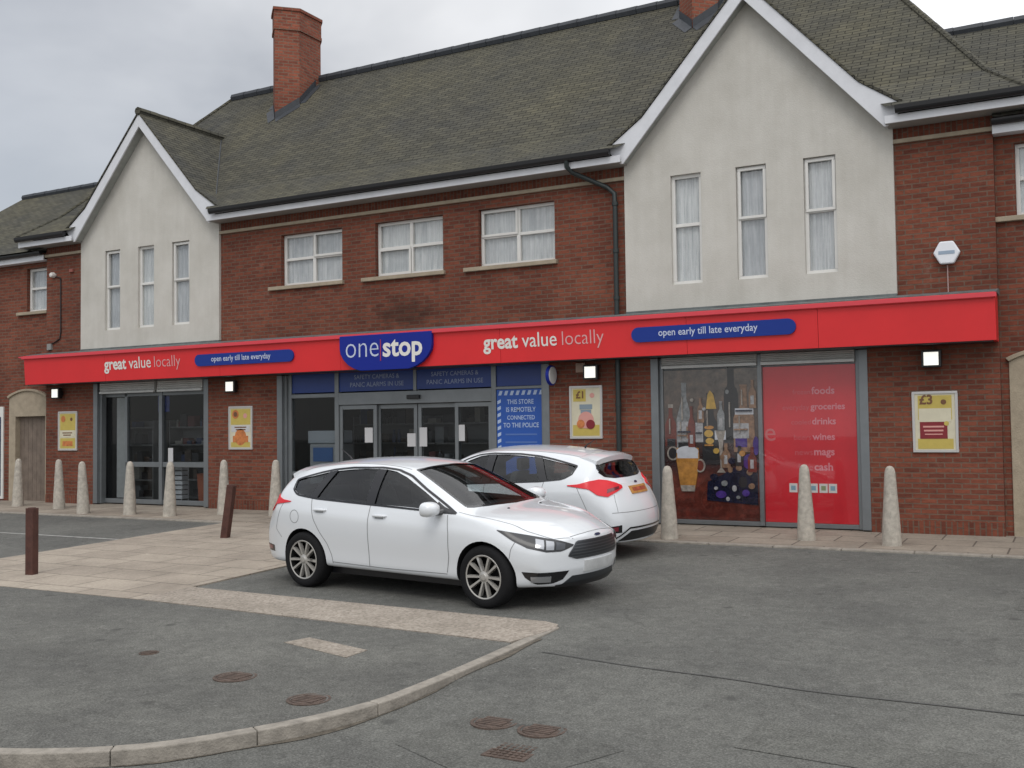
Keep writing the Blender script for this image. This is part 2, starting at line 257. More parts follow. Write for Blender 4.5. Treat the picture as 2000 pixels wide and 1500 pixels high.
# ---------------------------------------------------------------- mesh helpers
ORG = {}
class MB:
    def __init__(s): s.v = []; s.f = []; s.m = []
    def face(s, pts, m=0):
        i = len(s.v); s.v += [tuple(p) for p in pts]; s.f.append(tuple(range(i, i+len(pts)))); s.m.append(m); return s
    def box(s, x0, x1, y0, y1, z0, z1, m=0):
        i = len(s.v); s.v += [(x, y, z) for z in (z0, z1) for y in (y0, y1) for x in (x0, x1)]
        for f in ((0, 2, 3, 1), (4, 5, 7, 6), (0, 1, 5, 4), (1, 3, 7, 5), (3, 2, 6, 7), (2, 0, 4, 6)): s.f.append(tuple(i+k for k in f)); s.m.append(m)
        return s
    def prism(s, a, b, m=0, caps=True):
        n = len(a); i = len(s.v); s.v += [tuple(p) for p in a]+[tuple(p) for p in b]
        for k in range(n): s.f.append((i+k, i+(k+1) % n, i+n+(k+1) % n, i+n+k)); s.m.append(m)
        if caps:
            s.f.append(tuple(i+k for k in reversed(range(n)))); s.m.append(m); s.f.append(tuple(i+n+k for k in range(n))); s.m.append(m)
        return s
    def slab_xz(s, outline, y0, y1, m=0): return s.prism([(x, y0, z) for x, z in outline], [(x, y1, z) for x, z in outline], m)
    def slab_xy(s, outline, z0, z1, m=0):
        f = lambda z, p: z(p) if callable(z) else z
        return s.prism([(x, y, f(z0, (x, y))) for x, y in outline], [(x, y, f(z1, (x, y))) for x, y in outline], m)
    def tube(s, pts, r, seg=10, m=0, caps=True):
        pts = [Vector(p) for p in pts]; rings = []; rr = r if isinstance(r, (list, tuple)) else [r]*len(pts)
        for k, p in enumerate(pts):
            d = (pts[min(k+1, len(pts)-1)]-pts[max(k-1, 0)]).normalized()
            a = d.orthogonal() if abs(d.z) < .9 else Vector((1, 0, 0)); a = (a-d*a.dot(d)).normalized(); b = d.cross(a)
            if k == 0: a0 = a
            else: a = (a0-d*a0.dot(d)).normalized(); b = d.cross(a); a0 = a
            i = len(s.v); s.v += [tuple(p+rr[k]*(a*math.cos(2*math.pi*q/seg)+b*math.sin(2*math.pi*q/seg))) for q in range(seg)]; rings.append(i)
        for i, j in zip(rings, rings[1:]):
            for q in range(seg): s.f.append((i+q, i+(q+1) % seg, j+(q+1) % seg, j+q)); s.m.append(m)
        if caps: s.f.append(tuple(rings[0]+q for q in reversed(range(seg)))); s.f.append(tuple(rings[-1]+q for q in range(seg))); s.m += [m, m]
        return s
    def lathe(s, prof, c, axis='Z', seg=32, m=0, closed=False, caps=True):
        rings = []
        for r, h in prof:
            i = len(s.v)
            for q in range(seg):
                a = 2*math.pi*q/seg; ca, sa = r*math.cos(a), r*math.sin(a)
                s.v.append((c[0]+ca, c[1]+sa, c[2]+h) if axis == 'Z' else (c[0]+ca, c[1]+h, c[2]+sa) if axis == 'Y' else (c[0]+h, c[1]+ca, c[2]+sa))
            rings.append(i)
        for i, j in zip(rings, rings[1:]+([rings[0]] if closed else [])):
            for q in range(seg): s.f.append((i+q, i+(q+1) % seg, j+(q+1) % seg, j+q)); s.m.append(m)
        if caps and not closed:
            if prof[0][0] > 1e-4: s.f.append(tuple(rings[0]+q for q in reversed(range(seg)))); s.m.append(m)
            if prof[-1][0] > 1e-4: s.f.append(tuple(rings[-1]+q for q in range(seg))); s.m.append(m)
        return s
    def nxt(s):
        s.cuts = getattr(s, 'cuts', []); s.cuts.append(len(s.f)); return s
    def pieces(s, name, mats, parent=None, **k):
        c = sorted(set([0]+getattr(s, 'cuts', [])+[len(s.f)])); r = []
        for a, b in zip(c, c[1:]):
            q = MB(); mp_ = {}
            for fi in range(a, b):
                q.f.append(tuple(mp_.setdefault(i, len(mp_)) for i in s.f[fi])); q.m.append(s.m[fi])
            q.v = [s.v[i] for i in sorted(mp_, key=mp_.get)]; r.append(q.build(name, mats, parent, **k))
        return r
    def build(s, name, mats, parent=None, org=None, smooth=False, bevel=0, fix=True):
        if not isinstance(mats, (list, tuple)): mats = [mats]
        o_ = Vector(ORG.get(parent.name, (0, 0, 0))) if parent else Vector(org or (0, 0, 0))
        me = bpy.data.meshes.new(name)
        me.from_pydata([tuple(Vector(p)-o_) for p in s.v], [], s.f)
        for k in mats: me.materials.append(k)
        for p, k in zip(me.polygons, s.m): p.material_index = k
        if fix:
            bm = bmesh.new(); bm.from_mesh(me); bmesh.ops.remove_doubles(bm, verts=bm.verts, dist=1e-5); bmesh.ops.recalc_face_normals(bm, faces=bm.faces); bm.to_mesh(me); bm.free()
        uvs(me, o_)
        if smooth:
            me.polygons.foreach_set('use_smooth', [True]*len(me.polygons))
            try: me.set_sharp_from_angle(angle=math.radians(40))
            except Exception: pass
        ob = bpy.data.objects.new(name, me); COL.objects.link(ob)
        if parent: ob.parent = parent; ORG[ob.name] = tuple(o_)
        else: ob.location = o_; ORG[ob.name] = tuple(o_)
        if bevel:
            b = ob.modifiers.new('bevel', 'BEVEL'); b.width = bevel; b.segments = 2; b.limit_method = 'ANGLE'
        return ob
def uvs(me, o_):
    uv = me.uv_layers.new(name='UVMap').data; Z = Vector((0, 0, 1))
    for p in me.polygons:
        n = p.normal
        if abs(n.z) > .97: t_, b_ = Vector((1, 0, 0)), Vector((0, 1, 0))
        else:
            t_ = Z.cross(n).normalized()
            if abs(t_.x) > abs(t_.y):
                if t_.x < 0: t_ = -t_
            elif t_.y < 0: t_ = -t_
            b_ = n.cross(t_);  b_ = b_ if b_.z > 0 else -b_
        for li in p.loop_indices:
            q = me.vertices[me.loops[li].vertex_index].co+o_; uv[li].uv = (q.dot(t_), q.dot(b_))
def tag(o, label=None, cat=None, group=None, kind=None):
    if label: o['label'] = label
    if cat: o['category'] = cat
    if group: o['group'] = group
    if kind: o['kind'] = kind
    return o
def empty(name, loc, label=None, cat=None, group=None):
    o = bpy.data.objects.new(name, None); COL.objects.link(o); o.location = loc; o.empty_display_size = .2; ORG[o.name] = tuple(loc)
    return tag(o, label, cat, group)
def copy_tree(o, parent=None):
    c = o.copy(); COL.objects.link(c)
    if parent: c.parent = parent
    for ch in list(o.children): copy_tree(ch, c)
    return c
def text(mb, body, x0, x1, zb, y, m=0, bold=0.0, zscale=1.0, depth=.004):
    """lettering standing on a facade plane: left x0, right x1, baseline zb"""
    cu = bpy.data.curves.new('lettering', 'FONT'); cu.body = body; cu.size = 1; cu.offset = bold; cu.resolution_u = 3; cu.fill_mode = 'FRONT'
    to = bpy.data.objects.new('lettering', cu); COL.objects.link(to)
    dg = bpy.context.evaluated_depsgraph_get(); me = bpy.data.meshes.new_from_object(to.evaluated_get(dg))
    vs = [v.co.copy() for v in me.vertices]; xs = [v.x for v in vs]; a, b = min(xs), max(xs); s = (x1-x0)/(b-a)
    i = len(mb.v); mb.v += [(x0+(v.x-a)*s, y, zb+v.y*s*zscale) for v in vs]
    for p in me.polygons: mb.f.append(tuple(i+k for k in p.vertices)); mb.m.append(m)
    bpy.data.objects.remove(to); bpy.data.curves.remove(cu); bpy.data.meshes.remove(me)
    return s
def wall(mb, x0, x1, z0, z1, holes, y, th, m=0, mr=None):
    """a wall face at y with rectangular holes, reveals th deep"""
    mr = m if mr is None else mr
    xs = sorted({x0, x1, *[h[0] for h in holes], *[h[1] for h in holes]}); zs = sorted({z0, z1, *[h[2] for h in holes], *[h[3] for h in holes]})
    xs = [x for x in xs if x0 <= x <= x1]; zs = [z for z in zs if z0 <= z <= z1]
    for a, b in zip(xs, xs[1:]):
        for c, d in zip(zs, zs[1:]):
            cx, cz = (a+b)/2, (c+d)/2
            if not any(h[0] < cx < h[1] and h[2] < cz < h[3] for h in holes):
                mb.face([(a, y, c), (b, y, c), (b, y, d), (a, y, d)], m)
    for a, b, c, d in holes:
        A = [(a, c), (b, c), (b, d), (a, d)]
        for (p, q), (r, s_) in zip(A, A[1:]+A[:1]): mb.face([(p, y, q), (r, y, s_), (r, y+th, s_), (p, y+th, q)], mr)
    mb.face([(x0, y, z0), (x0, y+th, z0), (x0, y+th, z1), (x0, y, z1)], m); mb.face([(x1, y, z0), (x1, y+th, z0), (x1, y+th, z1), (x1, y, z1)], m)

# ---------------------------------------------------------------- ground
SL = .028
def gz(p, h=0.): return SL*min(p[1], 0)+h
def road_drop(x, y):
    # the carriageway drops away from the footway towards the bottom left: kerb upstand grows to 10 cm
    d = max(0, (-8.0-y))/3.2; t = min(1, d); s = t*t*(3-2*t)
    return -.08*s
g = MB(); xs = [-200, -90, -50, -36]+[x*1.0 for x in range(-34, 16)]+[20, 40, 90, 200]; ys = [-200, -90, -50, -30]+[-26+.5*k for k in range(0, 53)]+[12, 40, 120, 300]
for a, b in zip(xs, xs[1:]):
    for c, d in zip(ys, ys[1:]):
        g.face([(x, y, gz((x, max(y, -40)))+road_drop(x, y)) for x, y in ((a, c), (b, c), (b, d), (a, d))])
tag(g.build('road', ASPH), kind='structure')
# kerb line round the footway corner
KL = [(-4.30, -7.62), (-4.30, -8.6), (-4.33, -9.67), (-4.42, -10.4), (-4.75, -11.11), (-5.22, -11.72), (-5.95, -12.14), (-6.9, -12.36), (-8.5, -12.5), (-12, -12.6), (-20, -12.7), (-34, -12.8)]
def smooth(pts, n=6):
    P = [Vector((*p, 0)) for p in pts]; o = []
    for i in range(len(P)-1):
        a, b, c, d = P[max(i-1, 0)], P[i], P[i+1], P[min(i+2, len(P)-1)]
        for k in range(n):
            t = k/n; o.append(.5*((2*b)+(c-a)*t+(2*a-5*b+4*c-d)*t*t+(3*b-a-3*c+d)*t**3))
    o.append(P[-1]); return [(p.x, p.y) for p in o]
KS = smooth(KL)
def offset(pts, d):
    o = []
    for i, p in enumerate(pts):
        a, b = Vector(pts[max(i-1, 0)]), Vector(pts[min(i+1, len(pts)-1)]); t = (b-a).normalized(); o.append((p[0]+t.y*-d, p[1]+t.x*d))
    return o
KI = offset(KS, -.105)
f = MB(); fo = [(-4.42, -8.34), (-9.3, -8.10), (-34, -8.10)]+list(reversed([p for p in KI if p[1] < -8.36]))
f.slab_xy(fo, lambda p: gz(p, -.2), lambda p: gz(p, .012))
tag(f.build('footway', FOOT), kind='structure')
k = MB()
def arc(pts, step):
    P = [Vector((*p, 0)) for p in pts]; o = [P[0]]; acc = 0
    for a, b in zip(P, P[1:]):
        l = (b-a).length; t = step-acc
        while t <= l: o.append(a.lerp(b, t/l)); t += step
        acc = (acc+l) % step
    return [(p.x, p.y) for p in o]
KA = arc(KS, .15); KB = offset(KA, -.105); hs = lambda p: gz(p, .016)
for i in range(0, len(KA)-6, 6):
    A_, B_ = KA[i:i+7], KB[i:i+7]; f_ = .035
    A_[-1] = tuple(Vector(A_[-1]).lerp(Vector(A_[-2]), f_)); B_[-1] = tuple(Vector(B_[-1]).lerp(Vector(B_[-2]), f_))
    ring = A_+B_[::-1]; k.nxt(); k.prism([(*p, gz(p, -.28)) for p in ring], [(*p, hs(p)) for p in ring])
tag(k.build('kerb', KERB, bevel=.009), kind='structure')
p = MB(); PV = [(-13.9, -1.86), (-13.9, -8.09), (-9.30, -8.09), (-9.30, -1.86)]
p.slab_xy(PV, lambda q: gz(q, -.1), lambda q: gz(q, .016)); tag(p.build('paving', SLAB), kind='structure')
p = MB(); p.slab_xy([(-9.295, -7.30), (-9.295, -8.09), (-4.43, -8.335), (-4.305, -7.7), (-4.36, -7.54), (-4.52, -7.47)], lambda q: gz(q, -.1), lambda q: gz(q, .020)); tag(p.build('aggregate_strip', AGG), kind='structure')
p = MB(); p.slab_xy([(-34, -1.86), (12, -1.86), (12, .6), (-34, .6)], lambda q: gz(q, -.1), lambda q: gz(q, .024)); tag(p.build('pavement', SLAB2), kind='structure')
p = MB()
for x in np.arange(-34, 12, .915):
    if -13.9 < x+.4 < -9.3: continue
    p.slab_xy([(x, -1.985), (x+.905, -1.985), (x+.905, -1.862), (x, -1.862)], lambda q: gz(q, -.1), lambda q: gz(q, .026))
tag(p.build('pavement_kerb', KERB, bevel=.01), kind='structure')
p = MB()
xs_ = np.linspace(-25, -14.0, 24)
for a, b in zip(xs_, xs_[1:]): p.face([(a, -4.36, gz((0, -4.36), .004)), (b, -4.36, gz((0, -4.36), .004)), (b, -4.29, gz((0, -4.29), .004)), (a, -4.29, gz((0, -4.29), .004))])
WORN = mat('worn_line_paint', (.33, .33, .31), .8, noise=.35, nscale=7); tag(p.build('bay_line', WORN), kind='structure')
# tarred reinstatement joints in the carriageway
TAR = mat('bitumen_joint', (.068, .068, .064), .8, noise=.3, nscale=8)
p = MB()
def strip(pts, wd, h=.004):
    P = smooth(pts, 5); A = offset(P, wd/2); B = offset(P, -wd/2)
    for i in range(len(P)-1): p.face([(*q, gz(q, h)+road_drop(*q)) for q in (A[i], A[i+1], B[i+1], B[i])])
strip([(-4.05, -8.47), (-3.2, -8.60), (-2.4, -8.66), (-1.7, -8.75), (-.4, -8.76), (3, -8.9)], .022)

tag(p.build('tar_joint', TAR), kind='structure')
DIRT = mat('gutter_dirt', (.105, .090, .070), .95, noise=.5, nscale=11, bump=.5)
p = MB(); rd = random.Random(3); A_ = offset(KA, .012); W_ = [.035+.022*math.sin(i*.37)+.018*math.sin(i*.91+1)+.008*rd.random() for i in range(len(KA))]; B_ = [offset(KA, w__)[i] for i, w__ in enumerate(W_)]
for i in range(3, len(KA)-1):
    p.face([(*q, gz(q, .005)+road_drop(*q)) for q in (A_[i], A_[i+1], B_[i+1], B_[i])])
tag(p.build('gutter_dirt', DIRT), kind='structure')
ASPH2 = asphalt_mat('asphalt_patch', .118, (1.0, 1.0, .93), crack=False)
p = MB(); 
def sheet(pts, h=.004):
    c = Vector((sum(q[0] for q in pts)/len(pts), sum(q[1] for q in pts)/len(pts))); n = 6
    A, B_, C_, D = [Vector(q) for q in pts]; P = lambda u, v: (A.lerp(B_, u)).lerp(D.lerp(C_, u), v)
    for i in range(n):
        for j in range(n): p.face([(q.x, q.y, gz(q, h)+road_drop(q.x, q.y)) for q in (P(i/n, j/n), P((i+1)/n, j/n), P((i+1)/n, (j+1)/n), P(i/n, (j+1)/n))])
sheet([(-3.95, -10.75), (-3.0, -11.15), (-2.55, -10.3), (-3.75, -9.85)]); sheet([(-1.9, -9.5), (-.5, -9.6), (-.55, -10.1), (-1.95, -10.0)]); sheet([(-.6, -4.6), (2.4, -4.8), (2.35, -5.5), (-.62, -5.3)])
tag(p.build('tarmac_patch', ASPH2, fix=False), kind='structure')
p = MB(); p.slab_xy([(-6.31, -9.10), (-6.22, -8.86), (-5.43, -9.05), (-5.44, -9.33)], lambda q: gz(q, -.02), lambda q: gz(q, .017)); tag(p.build('paving_patch', AGG), kind='structure')

COV = [(-3.56, -10.14), (-3.19, -10.16), (-3.18, -10.57)]
# covers in the ground
def cover(x, y, r, label, square=False, h=.016, road=False, grp='iron covers set in the tarmac'):
    z = gz((x, y))+(road_drop(x, y) if road else 0)
    if square:
        e_ = MB(); q = r
        e_.box(x-q, x+q, y-q, y+q, z-.05, z+h)
        n = 6
        for i in range(n):
            for j in range(n):
                e_.box(x-q*.86+i*q*1.72/n+.006, x-q*.86+(i+1)*q*1.72/n-.012, y-q*.86+j*q*1.72/n+.006, y-q*.86+(j+1)*q*1.72/n-.012, z+h, z+h+.006)
    else:
        e_ = MB().lathe([(r, -.05), (r, h), (r*.88, h), (r*.86, h-.006), (r*.80, h-.006), (r*.78, h), (0.0005, h)], (x, y, z), seg=28)
        for i in range(-2, 3): e_.box(x-r*.6, x+r*.6, y+i*r*.22-.012, y+i*r*.22+.012, z+h, z+h+.005)
    o = e_.build('inspection_cover', IRON, org=(x, y, z)); tag(o, label, 'manhole cover', grp); return o
cover(-5.88, -10.16, .17, 'round rusty cover in the middle of the footway tarmac')
cover(-4.93, -10.42, .16, 'round rusty cover on the footway close to the curved kerb')
cover(-7.16, -9.86, .085, 'smallest rusty stop tap cover, far left on the footway tarmac')
cover(COV[0][0], COV[0][1], .165, 'round rusty cover in the road nearest the kerb, left of its pair', road=True, h=.006)
cover(COV[1][0], COV[1][1], .165, 'round rusty cover in the road, right of its pair', road=True, h=.006)
o = cover(COV[2][0], COV[2][1], .15, 'square gridded rusty cover in the road in front of two round ones', True, .004, True)

# ---------------------------------------------------------------- building
B = empty('shop_building', (-11.3, 0, 0), 'two storey red brick shop with grey tiled roof and two white gables', 'building')
XL, XR = -21.5, -1.03
GW = [(-20.23, -15.93), (-6.70, -2.38)]            # rendered bays
gwin = [[(-19.42, -18.93), (-18.36, -17.86), (-17.31, -16.79)], [(-5.88, -5.36), (-4.78, -4.29), (-3.71, -3.22)]]
mwin = [(-14.28, -12.72), (-11.92, -10.37), (-9.60, -8.05)]
ZW0, ZW1 = 4.57, 5.62
shopO = [(-19.86, -16.30, .02, 2.76), (-14.40, -8.20, .02, 2.76), (-6.31, -2.84, .02, 2.76)]
wb = MB(); holes = [(*h[:2], -.05, h[3]) for h in shopO]+[(a, b, ZW0, ZW1) for a, b in mwin]+[(a+.05, b-.05, 3.62, 6.05) for a, b in GW]
wall(wb, XL, XR, -.05, 6.08, holes, 0, .24)
wb.face([(XL, .24, -.05), (XL, 8, -.05), (XL, 8, 6.1), (XL, .24, 6.1)]); wb.face([(XR, .24, -.05), (XR, 8, -.05), (XR, 8, 6.1), (XR, .24, 6.1)]); wb.face([(XL, 8, -.05), (XR, 8, -.05), (XR, 8, 6.1), (XL, 8, 6.1)])
wb.build('brick_wall', BRICK, B, fix=False)
# soldier courses and string course
sc_ = MB(); st = MB()
for a, b in [(XL-.003, GW[0][0]), (GW[0][1], GW[1][0]), (GW[1][1], XR+.003)]:
    sc_.nxt().box(a, b, -.004, .1, 5.862, 6.06); st.nxt().box(a-(.0 if a > XL else .03), b+(.03 if b > XR else 0), -.055, .08, 5.80, 5.86)
for a, b in [(XL, -19.87), (-16.29, -14.41), (-8.19, -6.32), (-2.83, XR)]: sc_.nxt().box(a-.003, b+.003, -.004, .1, -.02, .20)
sc_.pieces('soldier_course', SOLD, B); st.pieces('string_course', STONE, B)
# white rendered gable bays
rb = MB()
def gable_half(zz): return 0
for (a, b), ws in zip(GW, gwin):
    rb.nxt(); wall(rb, a, b, 3.57, 6.10, [(p, q, 3.95, 5.76) for p, q in ws], -.06, .2)
    c = (a+b)/2
    rb.prism([(a, -.06, 6.10), (b, -.06, 6.10), (b, -.06, 6.2), (c, -.06, 8.55), (a, -.06, 6.2)], [(a, .14, 6.10), (b, .14, 6.10), (b, .14, 6.2), (c, .14, 8.55), (a, .14, 6.2)])
    rb.box(a, b, -.06, .1, 3.55, 3.57)
rb.pieces('white_gable_wall', RENDER, B, fix=False)
fl = MB()
for a, b in GW: fl.nxt().box(a, b, -.075, .02, 3.50, 3.555)
fl.pieces('bay_flashing', LEAD, B)

# windows
CURTY = .30
def window(a, b, z0, z1, y, cols, openers=(), parent=B, sill=True, sillx=(.30, .05), curtain_off=.076):
    fr = MB(); fw_ = .055; mid = z0+(z1-z0)*.52 if cols == 2 else z0+(z1-z0)*.54
    fr.box(a, b, y, y+.07, z0, z0+fw_); fr.box(a, b, y, y+.07, z1-fw_, z1); fr.box(a, a+fw_, y, y+.07, z0+fw_, z1-fw_); fr.box(b-fw_, b, y, y+.07, z0+fw_, z1-fw_)
    xsm = [a+fw_, b-fw_]
    if cols == 2:
        c = (a+b)/2; fr.box(c-.035, c+.035, y, y+.07, z0+fw_, z1-fw_); xsm = [a+fw_, c-.035, c+.035, b-fw_]
    for i in range(0, len(xsm), 2): fr.box(xsm[i], xsm[i+1], y+.002, y+.068, mid-.028, mid+.028)
    for (p, q, r, s) in openers:   # opening casements stand proud
        fr.box(p, q, y-.022, y+.0, r, r+.045); fr.box(p, q, y-.022, y+.0, s-.045, s); fr.box(p, p+.045, y-.022, y+.0, r+.045, s-.045); fr.box(q-.045, q, y-.022, y+.0, r+.045, s-.045)
    W = fr.build('window', UPVC, parent, bevel=.006)
    MB().box(a+.02, b-.02, y+.03, y+.042, z0+.02, z1-.02).build('pane', GLASS, W)
    cu = MB(); n = 24
    for i in range(n):
        u0, u1 = a+(b-a)*i/n, a+(b-a)*(i+1)/n
        yy = lambda u: y+curtain_off+.012*math.sin(u*46)
        cu.face([(u0, yy(u0), z0), (u1, yy(u1), z0), (u1, yy(u1), z1), (u0, yy(u0), z1)])
    cu.build('curtain', CURT, W, fix=False)
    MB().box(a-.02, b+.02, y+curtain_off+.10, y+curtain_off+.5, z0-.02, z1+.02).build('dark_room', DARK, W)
    if sill: MB().box(a-sillx[0], b+sillx[1], y-.17, y+.02, z0-.075, z0-.002).build('sill', STONE, W, bevel=.008)
    return W
for i, (a, b) in enumerate(mwin):
    c = (a+b)/2; m_ = ZW0+(ZW1-ZW0)*.52
    op = [[(c+.005, b-.02, m_, ZW1-.02)], [(a+.02, c-.005, ZW0+.02, m_)], [(a+.02, c-.005, m_, ZW1-.02)]][i]
    window(a, b, ZW0, ZW1, .10, 2, op)
for gi, ws in enumerate(gwin):
    for i, (a, b) in enumerate(ws):
        m_ = 3.95+(1.81)*.54
        op = [(a+.02, b-.02, m_-.01, 5.74)] if (gi, i) in ((1, 1), (1, 2), (0, 2), (0, 0)) else []
        window(a, b, 3.95, 5.76, .0, 1, op, sill=False)
# roof ------------------------------------------------------------------
RX0, RX1, RY0, RYB, RYR = -22.05, -.55, -.42, 8.02, 3.8
EZ, BZ, RZ = 6.27, 6.82, 10.27; bl = .77
def hipped(mb, x0, x1, y0, y1, ez, bz, bl, rz, rx0, rx1, ry, left=True, right=True, blx=None, skip=()):
    blx = blx or bl*.72
    E = [(x0, y0, ez), (x1, y0, ez), (x1, y1, ez), (x0, y1, ez)]
    a = blx if left else 0; b = blx if right else 0
    Bq = [(x0+a, y0+bl, bz), (x1-b, y0+bl, bz), (x1-b, y1-bl, bz), (x0+a, y1-bl, bz)]
    R0, R1 = (rx0, ry, rz), (rx1, ry, rz)
    mb.face([E[2], E[3], Bq[3], Bq[2]])
    cs = [x0]+[v for pq in skip for v in pq]+[x1]
    for u, v in zip(cs[::2], cs[1::2]):
        mb.face([(u, y0, ez), (v, y0, ez), (x1-b if v == x1 else v+.55, y0+bl, bz), (x0+a if u == x0 else u-.55, y0+bl, bz)])
    if right: mb.face([E[1], E[2], Bq[2], Bq[1]]); mb.face([Bq[1], Bq[2], R1])
    if left: mb.face([E[3], E[0], Bq[0], Bq[3]]); mb.face([Bq[3], Bq[0], R0])
    mb.face([Bq[0], Bq[1], R1, R0]); mb.face([Bq[2], Bq[3], R0, R1])
rf = MB(); hipped(rf, RX0, RX1, RY0, RYB, EZ, BZ, bl, RZ, -19.2, -3.4, RYR, skip=[((a+b)/2-2.12, (a+b)/2+2.12) for a, b in GW])
ROOF = rf.build('roof', SLATE, B, fix=False)
rt_ = MB()
def ridge(mb, a, b, r=.11):
    a, b = Vector(a), Vector(b); n = max(1, int((b-a).length/.45)); d = (b-a)/n
    for i in range(n): mb.tube([a+d*i, a+d*(i+.985)], [r, r*1.07], 8)
ridge(rt_, (-19.2, RYR, RZ+.02), (-3.4, RYR, RZ+.02))
rt_.build('ridge_tile', FLASH, ROOF, smooth=True)
hp = MB()
for (p, q, r) in (((RX0, RY0, EZ), (RX0+bl*.72, RY0+bl, BZ), (-19.2, RYR, RZ)), ((RX1, RY0, EZ), (RX1-bl*.72, RY0+bl, BZ), (-3.4, RYR, RZ))):
    hp.nxt(); ridge(hp, Vector(p)+Vector((0, 0, -.02)), Vector(q)+Vector((0, 0, -.02)), .055); ridge(hp, Vector(q)+Vector((0, 0, -.02)), Vector(r)+Vector((0, 0, -.01)), .055)
hp.pieces('hip_tile', SLATE, ROOF, smooth=True)
# gable roofs: roof skin, barge boards, soffit
VY = -.30; GZ = 8.66
for (a, b) in GW:
    c = (a+b)/2; hw = 2.36
    gr_ = MB(); ya, yb_, ye = GZ-6.47+.25, 6.74-6.47+.5, .2
    for s in (-1, 1):
        A0, A1 = (c, VY-.02, GZ), (c, ya, GZ); b0, b1 = (c+s*1.73, VY-.02, 6.74), (c+s*1.73, yb_, 6.74); e0, e1 = (c+s*hw, VY-.02, 6.30), (c+s*hw, ye, 6.30)
        T = Vector((0, 0, .05))
        for q in ([A0, A1, b1, b0], [b0, b1, e1, e0]):
            gr_.face([Vector(v)+T for v in q])
        gr_.face([Vector(A0), Vector(b0), Vector(b0)+T, Vector(A0)+T]); gr_.face([Vector(b0), Vector(e0), Vector(e0)+T, Vector(b0)+T])
    G = gr_.build('gable_roof', SLATE, B, fix=False)
    rr_ = MB(); ridge(rr_, (c, VY-.03, GZ+.05), (c, ya-.1, GZ+.05), .09); rr_.build('ridge_tile', SLATE, G, smooth=True)
    bb = MB(); sf = MB()
    for s in (-1, 1):
        o1 = [(c, GZ), (c+s*1.73, 6.735), (c+s*hw, 6.295), (c+s*(hw-.02), 6.25), (c+s*2.13, 6.012), (c+s*2.08, 6.012), (c, 8.37)]
        bb.nxt(); sf.nxt(); bb.prism([(x, VY, z) for x, z in o1], [(x, VY+.035, z) for x, z in o1])
        u = [(c, 8.40), (c+s*2.10, 6.06), (c+s*2.20, 6.06), (c, 8.52)]
        sf.prism([(x, VY+.036, z) for x, z in u], [(x, -.058, z) for x, z in u])
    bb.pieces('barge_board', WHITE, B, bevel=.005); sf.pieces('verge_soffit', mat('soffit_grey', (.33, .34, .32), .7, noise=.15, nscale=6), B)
    va = MB()
    for s in (-1, 1):   # valley leads where gable roof meets main slope
        va.nxt().tube([(c, GZ-6.47+.02, GZ+.03), (c+s*1.73, .28, 6.77), (c+s*2.0, .0, 6.56)], .022, 6)
    va.pieces('valley_lead', FLASH, G)
# eaves: fascia boards, soffits, gutters
eb = MB(); so_ = MB(); gu = MB()
def eave(x0, x1, yf, zt, wally=0., g0=0, g1=0):
    eb.nxt(); so_.nxt(); gu.nxt(); eb.box(x0, x1, yf, yf+.025, zt-.232, zt-.115); so_.box(x0+.003, x1-.003, yf+.026, wally+.02, zt-.228, zt-.21)
    n = 9; prof = [(yf-.062+.058*math.cos(math.pi+math.pi*i/n), zt-.04+.075*math.sin(math.pi+math.pi*i/n)) for i in range(n+1)]+[(yf-.002, zt-.01), (yf-.124, zt-.01)]
    gu.prism([(x0+g0, y, z) for y, z in prof], [(x1-g1, y, z) for y, z in prof])
gc = [(a+b)/2 for a, b in GW]
eave(RX0+.02, gc[0]-2.10, RY0+.04, 6.26, g1=.16); eave(gc[0]+2.10, gc[1]-2.10, RY0+.04, 6.26, g0=.16, g1=.16); eave(gc[1]+2.10, RX1-.02, RY0+.04, 6.26, g0=.16)
eb.nxt().box(RX1-.045, RX1-.02, RY0+.06, 2, 6.01, 6.16); eb.nxt().box(RX0+.02, RX0+.045, RY0+.06, 2, 6.01, 6.16)
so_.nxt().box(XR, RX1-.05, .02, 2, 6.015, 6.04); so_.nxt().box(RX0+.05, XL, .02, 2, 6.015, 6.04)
eb.pieces('eaves_board', WHITE, B, bevel=.004); so_.pieces('eaves_soffit', mat('eaves_soffit_grey', (.30, .29, .27), .8), B); gu.pieces('gutter', BLACKP, B)
